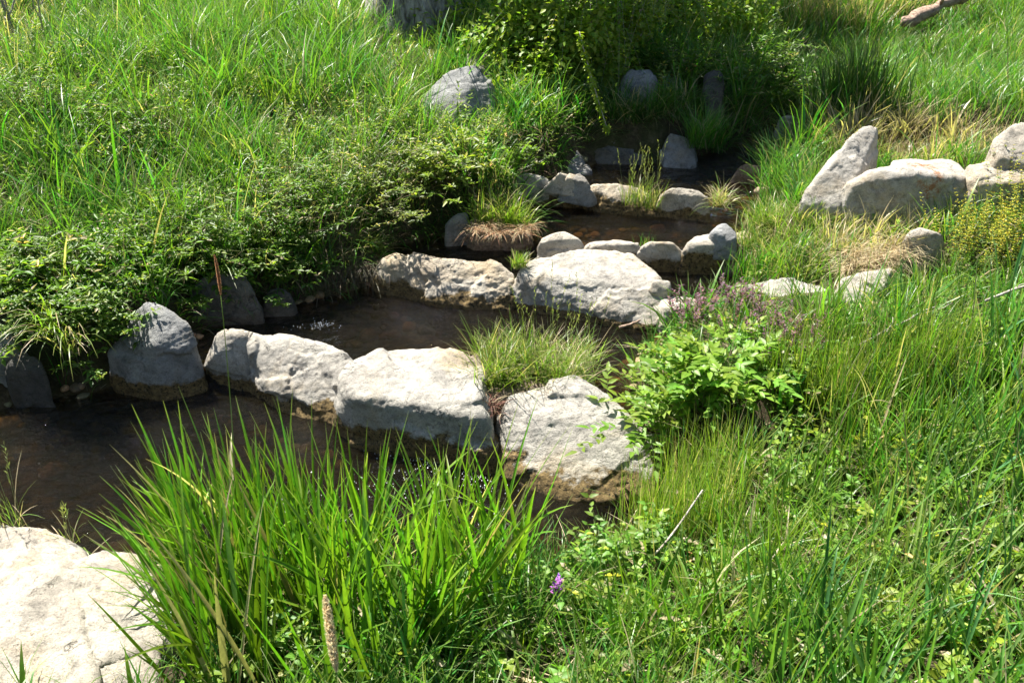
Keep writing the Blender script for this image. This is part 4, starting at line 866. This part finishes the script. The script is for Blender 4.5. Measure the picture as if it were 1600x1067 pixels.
foxtail('nearest brown foxtail seed head rising from the foreground reeds', P(575, 1300, 1.0) + [0, 0, -.45], PY(526, 1050, 1.55), (0, 0, 0), .165, .0125, (.98, .82, .56))
foxtail('tall thin foxtail seed head standing against the dark pool', PY(372, 900, 2.9), PY(345, 462, 2.9), (.05, 0, .05), .15, .0062, (.60, .36, .22))

# --- featured leafy plants
def leafy_plant(name, label, base, ns, spread, H, ll, lw, col, cat='leafy plant', nodes=7, detail=1, pinnate=False, azc=None, group=None, topcol=None, sag=.25, sub=0, elev=(.4, -.1), cmul=1.0):
    col = np.array(col) * cmul
    base = np.array(base); o = empty(name, base); tag(o, label, cat, group); sa, la = Acc(), Acc()
    az = U(0, 6.28, ns) if azc is None else azc[0] + U(-azc[1], azc[1], ns)
    th = U(.1, spread, ns); d = np.stack([np.sin(th) * np.cos(az), np.sin(th) * np.sin(az), np.cos(th)], -1); b = U(-.05, .05, (ns, 3)) * [1, 1, 0]
    Ls = H * U(.65, 1.1, ns)
    if not pinnate and not sub:
        herb(sa, la, b, d, Ls, sag, nodes, ll, lw, jitter(col, ns, .2, .15), detail=detail, topcol=topcol, elev=elev)
    else:
        f = stems(sa, b, d, Ls, sag, .0035, np.array([.16, .13, .07]), 4); k = sub or 6
        for j in range(k):
            t = .25 + .75 * (j + .5) / k; q = f(t); a2 = az + U(-1.5, 1.5, ns); e = U(-.1, .7, ns)
            d2 = np.stack([np.cos(a2) * np.cos(e), np.sin(a2) * np.cos(e), np.sin(e)], -1); L2 = Ls * U(.3, .5, ns)
            if pinnate:
                g2 = stems(sa, q, d2, L2, .25, .0012, np.array([.14, .2, .05]), 2); side = norm(np.cross(d2, [0, 0, 1.0]))
                cc = jitter(col, ns, .2, .15)
                for m in range(4):
                    tt = .35 + .17 * m; qq = g2(tt)
                    for s in (-1, 1):
                        leaves(la, qq, d2 * .8 + side * s + U(-.45, .45, (ns, 3)), ll * (1 - .1 * m) * U(.8, 1.2, ns), lw, cc * U(.85, 1.15, (ns, 1)), detail, roll=np.array([0, 0, 1.0]) + U(-.6, .6, (ns, 3)))
                leaves(la, g2(1.0), d2, ll * 1.2, lw * 1.1, cc, detail, roll=np.array([0, 0, 1.0]) + 0 * d2)
            else:
                herb(sa, la, q, d2 + [0, 0, .15], L2, .2, nodes, ll, lw, jitter(col, ns, .25, .15), detail=detail, topcol=topcol, elev=elev)
    sa.obj('stem', M_LEAF, parent=o); la.obj('foliage', M_LEAF, parent=o)
    return o
leafy_plant('leafy_plant', 'bright compound-leaved plant spreading over the grey block', Gp(1090, 690), 18, 1.15, .50, .060, .024, (0.17, 0.275, 0.035), pinnate=True, azc=(2.4, 1.4))
leafy_plant('leafy_plant', 'second bright compound-leaved plant beside the purple flowers', Gp(1120, 620), 16, .9, .36, .065, .025, (0.19, 0.32, 0.035), pinnate=True)
def gz(px, py): return Gp(px, py)
for lab, px, py, ns, H_, c in [
    ('dense dark leafy bush overhanging the left edge of the stream', 110, 470, 34, .50, (0.055, 0.13, 0.022)),
    ('leafy bush with pale leaf tips above the shaded blue-grey boulder', 300, 430, 34, .50, (0.06, 0.13, 0.03)),
    ('broad leafy bush hanging over the undercut bank', 420, 390, 34, .50, (0.06, 0.13, 0.03)),
    ('leafy bush left of the arching pale grass', 470, 330, 30, .46, (0.065, 0.135, 0.035)),
    ('grey-green bush with dead leaf tips above the tuft island', 600, 330, 34, .50, (0.085, 0.14, 0.05)),
    ('round leafy bush below the wedge-shaped boulder', 700, 290, 30, .46, (0.085, 0.15, 0.035)),
    ('leafy bush between the wedge boulder and the far row stones', 780, 275, 26, .42, (0.075, 0.15, 0.03)),
    ('dark bush at the left picture edge high on the bank', 50, 190, 30, .5, (0.05, 0.12, 0.02)),
    ('dark leafy patch on the upper left slope', 190, 240, 30, .42, (0.05, 0.125, 0.02)),
    ('bush on the slope left of the wedge-shaped boulder', 580, 235, 28, .4, (0.08, 0.15, 0.035)),
    ('bush at the left waterline beside the lower pale rock', 170, 430, 16, .3, (0.055, 0.13, 0.02)),
    ('low bush under the left bank above the dark rocks', 250, 380, 28, .46, (0.055, 0.125, 0.025)),
    ('leafy growth around the foot of the tree trunk', 735, 90, 20, .22, (0.10, 0.18, 0.03)),
    ('yellowish bush behind the wedge-shaped boulder', 800, 110, 28, .45, (0.10, 0.17, 0.03)),
    ('shaded bush above the upstream gap', 1180, 150, 30, .55, (0.05, 0.12, 0.02)),
    ('shaded leafy bush around the upright grey slabs', 1060, 130, 28, .45, (0.045, 0.11, 0.02))]:
    leafy_plant('leafy_bush', lab, gz(px, py), int(ns * .9), 1.2, H_ * U(1.0, 1.25), *(lambda q: (q, q * U(.24, .44)))(U(.050, .082)), c, cat='bush', sub=4, nodes=6, detail=0, sag=.3, cmul=np.array([1.5, 1.2, 1.0]), topcol=np.array(c) * [3.2, 2.3, 1.7], group='leafy bushes on the left bank', elev=(.8, -.5))  # light tops over darkened bases put sun and shade into the leaf colour
for lab, b_, H_ in [('leafy mass drooping to the water between the left edge rocks and the blue-grey boulder', PY(115, 500, 4.62), .42), ('leafy mass drooping over the low dark rocks under the left bank', PY(350, 420, 5.3), .36),
                   ('leafy mass drooping over the bank left of the root curtain', PY(440, 400, 5.5), .34), ('leaves spilling over the far edge of the left picture corner bank', PY(20, 430, 4.9), .4)]:
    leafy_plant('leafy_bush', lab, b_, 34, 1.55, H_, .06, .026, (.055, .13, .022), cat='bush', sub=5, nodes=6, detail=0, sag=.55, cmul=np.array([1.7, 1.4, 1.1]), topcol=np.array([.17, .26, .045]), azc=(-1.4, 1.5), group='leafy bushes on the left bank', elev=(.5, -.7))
# nettle plants, flowers
for lab, px, py, H_ in [('nettle with toothed leaves beside the violet vetch', 960, 900, .34), ('leafy nettle stand at the water end of the reeds', 880, 930, .22),
                        ('lone nettle in front of the submerged stones', 1010, 880, .28), ('dark nettle group under the tall reeds', 620, 1010, .24), ('nettle group at the foot of the left reeds', 420, 1040, .26)]:
    leafy_plant('nettle', lab, gz(px, py), 16, .7, H_, .06, .032, (0.13, 0.25, 0.03), cat='nettle', nodes=6, group='nettles standing in the foreground', sag=.12)
def flower_plant(name, label, base, n, H, fcol, cat, fl=8, fs=.014, spread=.5, lcol=(0.07, 0.15, 0.03), rr=.08, ll=.03, tier=.5):
    base = np.array(base); o = empty(name, base); tag(o, label, cat, 'flowering plants'); sa, la, fa = Acc(), Acc(), Acc()
    b = U(-rr, rr, (n, 3)) * [1, 1, 0]; d = np.stack([U(-spread, spread, n), U(-spread, spread, n), np.ones(n)], -1); Ls = H * U(.6, 1.1, n)
    herb(sa, la, b, d, Ls, .1, 5, ll, ll * .45, jitter(lcol, n, .2, .2), t0=.1, detail=0)
    f = lambda t, b=b, d=norm(d), Ls=Ls[:, None]: b + d * Ls * t - np.array([0, 0, 1.0]) * Ls * .1 * t * t
    for k in range(fl):
        t = (1 - tier) + tier * k / (fl - 1); q = f(t); a = U(0, 6.28, n); dd = np.stack([np.cos(a), np.sin(a), U(.2, .8, n)], -1)
        leaves(fa, q, dd, fs * U(.7, 1.3, n), fs * .6, jitter(fcol, n, .3, .15)); leaves(fa, q, -dd * [1, 1, -1], fs, fs * .5, jitter(fcol, n, .3, .15))
    sa.obj('stem', M_LEAF, parent=o); la.obj('foliage', M_LEAF, parent=o); fa.obj('blossom', M_PETAL, parent=o)
flower_plant('vetch', 'violet vetch flower spike standing above the foreground nettles', gz(868, 965) , 3, .26, (.42, .14, .52), 'flower', 8, .022, .06, rr=.015, tier=.28)
flower_plant('vetch', 'pale lilac vetch flower hidden among the left reeds', P(440, 800, .3), 1, .1, (.6, .45, .65), 'flower', 6, .014, .1, rr=.01)
for lab, px, py, n in [('dense purple dead-nettle patch by the flat pinkish stone', 1090, 520, 42), ('purple dead-nettle patch in front of the low pale slab', 1140, 500, 40),
                    ('dusky purple stems right of the flowering patch', 1200, 540, 34), ('scattered purple dead-nettle among the grass roots', 1240, 560, 36)]:
    flower_plant('dead_nettle', lab, gz(px, py) + [0, 0, .04], n // 2 + 4, .20, (.21, .115, .135), 'flower', 8, .020, .4, (.15, .13, .08), rr=.15, ll=.022)
for lab, px, py, n in [('yellow-flowering mustard at the right picture edge', 1580, 400, 70), ('tall yellow-flowering mustard in front of the lichen boulder', 1520, 420, 70), ('yellow mustard straggling below the cut-off boulder', 1610, 330, 50)]:
    flower_plant('mustard_plant', lab, gz(px, py), n, .42, (.48, .46, .04), 'flower', 8, .013, .4, (.13, .19, .03), rr=.2, ll=.035)

# --- dead twigs, log
def twig(label, a, b, r0, r1, forks, name='dead_twig', mat=None, bow=.03, cat='twig', group='dead twigs'):
    a = np.array(a, float); b = np.array(b, float); acc = Acc(); L = np.linalg.norm(b - a)
    def br(p, q, ra, rb, lvl):
        ts = np.linspace(0, 1, 7)[:, None]; pts = p + (q - p) * ts + rng.normal(size=3) * bow * L * (ts * (1 - ts)) * 4 * .6
        pts[1:-1] += rng.normal(size=(5, 3)) * .008 * L
        lathe_tube(acc, pts - a, np.linspace(ra, rb, 7), (.4, .35, .3), 6, rough=.2)
        if lvl > 0:
            for k in range(forks):
                t = U(.25, .85); s = p + (q - p) * t; dd = norm(q - p) + rng.normal(size=3) * .45
                br(s, s + dd * np.linalg.norm(q - p) * U(.3, .55), ra * .55, rb * .7, lvl - 1)
    br(a, b, r0, r1, 1 if forks else 0)
    o = acc.obj(name, mat or M_TWIG, origin=(0, 0, 0)); o.location = a; tag(o, label, cat, group); return o
twig('grey stick lying across the fine stems by the nettles', P(995, 895, .25), P(1098, 765, .45), .005, .003, 0, bow=.05)
twig('bleached forked twigs at the top left corner', Gp(75, 90), Gp(75, 90) + [.1, -.1, .75], .009, .004, 6)
twig('brown dead stalk at the top left corner', Gp(32, 75), Gp(32, 75) + [-.08, 0, .55], .016, .010, 3, bow=.02)
twig('leaning bare twig left of the tree trunk', Gp(490, 60), Gp(490, 60) + [-.12, 0, .5], .008, .004, 2)
twig('pale bare twigs right of the tree trunk', Gp(730, 45), Gp(730, 45) + [.18, 0, .6], .010, .004, 4)
twig('dry branch among the reeds at the right edge', P(1540, 470, .75), P(1660, 420, .8), .007, .004, 4)
twig('dry twig above the big white boulder under the nettles', P(1340, 540, .5), P(1460, 480, .62), .005, .003, 2)
twig('dark wet twig lying against the largest second row boulder', P(968, 512, .15), P(1000, 500, .19), .010, .006, 1, mat=M_LOG)
tuft('dry_leaf', 'bleached folded reed leaf at the bottom edge', [Gp(800, 1060)], 5, .03, (.14, .2), (.014, .022), STRAW * 1.2, dry=1, lean=(.1, .6), bend=(.8, 2.2), fold=True, mat=M_DRY, cat='dead leaf', group=None)
lg = empty('fallen_log', Gp(1450, 28)); tag(lg, 'weathered brown fallen log lying in the grass at the top right', 'log')
la_, ra_ = PY(1408, 38, 10.0), PY(1560, -32, 10.6); o3 = np.array(lg.location); ac = Acc()
ts = np.linspace(0, 1, 22)[:, None]; pts = la_ + (ra_ - la_) * ts - o3; lathe_tube(ac, pts + rng.normal(size=(22, 3)) * .012, .06 + .018 * np.sin(ts[:, 0] * 11) - .03 * (1 - ts[:, 0]) ** 6, (.3, .2, .15), 16, rough=.3); ac.obj('log_body', M_LOG, parent=lg)
ac = Acc(); lathe_tube(ac, np.array([pts[8], pts[8] + [.02, -.05, .12], pts[8] + [.06, -.07, .2]]), [.02, .014, .008], (.3, .2, .15), 7, rough=.3); ac.obj('branch_stub', M_LOG, parent=lg)

# --- the tree and its hanging branches
tb = Gp(645, 50); tb[2] -= .1
tree = empty('cottonwood_tree', tb); tag(tree, 'thick rough-barked tree whose trunk foot shows at the top of the picture', 'tree')
ac = Acc(); k = np.linspace(0, 1, 60); pts = np.stack([.25 * k ** 2, .1 * k, 4.6 * k], -1); rad = .35 * (1 - .45 * k) + .14 * np.exp(-k * 16)
lathe_tube(ac, pts, rad, (.3, .26, .22), 56, rough=.16); ac.obj('trunk', M_BARK, parent=tree)
limbs = [((.02, .02, 1.7), (1.5, -1.1, 2.5)), ((.1, .05, 2.6), (2.6, .2, 4.0)), ((.12, .05, 3.0), (.6, 1.5, 4.8)), ((.2, .1, 4.0), (-.8, 1.0, 6.0)), ((.2, .1, 4.2), (1.3, .5, 6.2)), ((.02, 0, 1.9), (2.4, -.8, 2.6)), ((.02, 0, 1.4), (1.1, -.5, 1.7))]
for p0, p1 in limbs:
    ac = Acc(); p0 = np.array(p0); p1 = np.array(p1); ts = np.linspace(0, 1, 12)[:, None]; q = p0 + (p1 - p0) * ts + np.array([0, 0, .25]) * ts * (1 - ts) * 4
    lathe_tube(ac, q, np.linspace(.13, .03, 12), (.3, .26, .22), 12, rough=.15); ac.obj('limb', M_BARK, parent=tree)
def crown(center, rad, nclump, per, cs, ls, col, keep=None):
    ac = Acc(); c = norm(rng.normal(size=(nclump, 3))) * (U(.15, 1, nclump) ** .45)[:, None] * np.array(rad) + np.array(center)
    if keep is not None: c = c[keep(c)]
    o = np.repeat(c, per, 0); r = norm(rng.normal(size=o.shape)); o = o + r * cs * U(.1, 1, (len(o), 1)); n = len(o)
    leaves(ac, o, r + U(-.6, .6, (n, 3)) + [0, 0, -.4], ls * U(.7, 1.3, n), ls * .75, jitter(col, n, .25, .15)); return ac
sh = np.array([SUN_DIR[0], SUN_DIR[1], 0]) / math.tan(SUN_EL)
def over(px, py, z, up):                                # a point of the crown standing between the sun and a shaded spot
    return P(px, py, z) + sh * up + [0, 0, up]
cc = Acc()
for px, py, z, up, rr, m in [(1050, 150, .8, 2.2, .42, 46), (1120, 190, .7, 2.3, .40, 42), (1180, 130, .9, 2.2, .36, 36), (1085, 222, .5, 2.5, .28, 22), (990, 160, .8, 2.3, .22, 12), (1330, 160, .9, 2.3, .26, 22), (1270, 150, .9, 2.2, .28, 22),
                          (1040, 60, 1.0, 2.3, .4, 26), (848, 296, .5, 2.6, .10, 2), (1130, 60, 1.1, 2.2, .5, 40)]:
    q = over(px, py, z, up) - tb; cr = crown(q, (rr, rr, rr * .7), m, 70, .16, .06, (.08, .16, .03)); cc.add(np.concatenate(cr.v), t=np.concatenate(cr.t), c=np.concatenate(cr.c))
for q, r_, m in [((-.6, 3.4, 5.4), 1.5, 90), ((.4, 3.9, 6.9), 1.4, 80), ((-1.6, 2.9, 5.0), 1.1, 60), ((-1.2, 3.6, 6.8), 1.0, 50)]:
    cr = crown(q, (r_, r_, r_ * .8), m, 60, .28, .08, (.08, .16, .03)); cc.add(np.concatenate(cr.v), t=np.concatenate(cr.t), c=np.concatenate(cr.c))
cc.obj('crown', M_LEAF, parent=tree)
# low branches hanging into the picture
n = 130; ac = Acc(); al = Acc()
b = np.stack([U(.25, 1.35, n), U(7.9, 8.9, n), U(1.35, 2.1, n)], -1)
d = np.stack([U(-.5, .6, n), U(-1, -.1, n), U(-.9, .1, n)], -1)
k = U(0, 1, n) < np.clip(1.2 - np.abs(b[:, 0] - .5) * .8, .2, 1); b, d = b[k], d[k]; n = len(b)
herb(ac, al, b - tb, d, U(.4, .9, n), .35, 16, .046, .026, jitter((.20, .29, .03), n, .3, .2), t0=.05, sw=.0016, scol=(.12, .12, .05), elev=(.2, -.6), taper=.3)
lb = ac.obj('low_branches', M_TWIG, parent=tree)
for x_, y_, z_, L_ in [(-.2, 8.4, 1.6, .9), (.3, 8.5, 1.7, 1.0), (.8, 8.5, 1.6, 1.0), (1.2, 8.6, 1.6, .7)]:
    ac = Acc(); q0 = np.array([x_, y_, z_]) - tb; q1 = q0 + np.array([U(-.3, .4), -.5, -L_ * .7]); ts = np.linspace(0, 1, 9)[:, None]
    lathe_tube(ac, q0 + (q1 - q0) * ts + rng.normal(size=(9, 3)) * .015, np.linspace(.014, .004, 9), (.4, .35, .3), 7, rough=.2); ac.obj('bare_branch', M_TWIG, parent=tree)
for cpx, cpy, cyd, rr, m in [(790, 60, 8.0, .32, 26), (850, 30, 8.3, .35, 30), (830, 110, 7.75, .26, 20), (900, 70, 7.9, .3, 24), (760, 110, 7.9, .16, 9), (880, 150, 7.6, .22, 14), (950, 40, 8.2, .32, 24), (960, 110, 7.9, .2, 10), (700, 20, 8.6, .25, 12), (790, 150, 7.5, .22, 14), (840, 180, 7.4, .18, 10), (900, 30, 7.7, .3, 22), (820, 20, 7.9, .3, 20), (800, 140, 7.7, .2, 14), (870, 110, 7.6, .26, 20), (930, 90, 7.8, .24, 16), (840, 60, 7.9, .3, 22), (760, 80, 8.0, .22, 12), (990, 20, 8.3, .3, 22), (1080, 10, 8.8, .35, 26), (1160, 15, 9.0, .3, 20)]:
    cr = crown(PY(cpx, cpy, cyd) - tb, (rr, rr * .8, rr * .7), m, 34, .13, .052, (.22, .31, .035)); al.add(np.concatenate(cr.v), t=np.concatenate(cr.t), c=np.concatenate(cr.c))
al.obj('leaves', M_LEAF, parent=lb)
# hanging vine
v0, v1, v2 = PY(905, 50, 7.25), PY(928, 140, 7.1), PY(950, 205, 7.05)
vn = empty('hanging_vine', v0); tag(vn, 'bright leafy vine strand dangling in front of the dark shade', 'vine'); ac = Acc(); al = Acc()
ts = np.linspace(0, 1, 16)[:, None]; vp = (1 - ts) ** 2 * v0 + 2 * ts * (1 - ts) * v1 + ts ** 2 * v2 - v0
lathe_tube(ac, vp, .004, (.25, .2, .1), 6); m = 210; t = U(0, 15, m); i = t.astype(int).clip(0, 14); q = vp[i] + (vp[i + 1] - vp[i]) * (t - i)[:, None]; dd = rng.normal(size=(m, 3)) + [0, 0, -.5]
leaves(al, q, dd, .044, .027, jitter((.26, .34, .035), m, .2, .1)); ac.obj('stem', M_TWIG, parent=vn); al.obj('foliage', M_LEAF, parent=vn)
# shrub filling the top of the picture right of the branches
def shrub(label, base, rad, nclump, per, col, ls=.04):
    o = empty('shrub', base); tag(o, label, 'shrub', 'shrubs at the top of the picture')
    a = Acc()
    for _ in range(7):
        q = rng.normal(size=3) * np.array([rad[0], rad[1], 0]) * .5 + [0, 0, rad[2] * 1.5]; ts = np.linspace(0, 1, 6)[:, None]; lathe_tube(a, q * ts, np.linspace(.02, .006, 6), (.3, .25, .2), 6)
    a.obj('stem', M_TWIG, parent=o); crown((0, 0, rad[2] * 1.1), rad, nclump, per, .12, ls, col).obj('foliage', M_LEAF, parent=o)
shrub('dark dense shrub under the hanging branches at the top', Gp(1010, 60), (.62, .4, .42), 90, 50, (.055, .12, .022))
shrub('dark rounded shrub at the top right of the tree shade', Gp(1130, 40), (.55, .4, .42), 80, 50, (.06, .125, .022))
shrub('leafy shrub at the top edge between trunk and branches', Gp(880, 40), (.5, .4, .35), 60, 50, (.09, .16, .025))
# trees upstream beyond the picture, mirrored in the pools
for lab, x_, y_, h_ in [('broad leafy tree upstream beyond the meadow', -6, 22, 8.5), ('tall leafy tree upstream behind the tree trunk', -1, 24, 9.5), ('leafy tree upstream on the right meadow', 5.5, 23, 9), ('tall leafy tree at the far left of the meadow', -12, 20, 8.5), ('leafy tree at the far right of the meadow', 11.5, 22, 9)]:
    zb = float(height(np.array([x_ * 1.0]), np.array([y_ * 1.0]))[0]); t_ = empty('leafy_tree', (x_, y_, zb)); tag(t_, lab, 'tree', 'trees upstream beyond the meadow')
    a = Acc(); lathe_tube(a, np.array([(0, 0, -.1), (.1, 0, 1), (.1, .1, 2.5), (.2, 0, h_ * .7)]), [.4, .28, .22, .08], (.3, .25, .2), 14, rough=.1); a.obj('trunk', M_BARK, parent=t_)
    crown((0, 0, h_ * .62), (4.6, 3.2, h_ * .40), 300, 40, .8, .38, (.06, .125, .025)).obj('crown', M_LEAF, parent=t_)
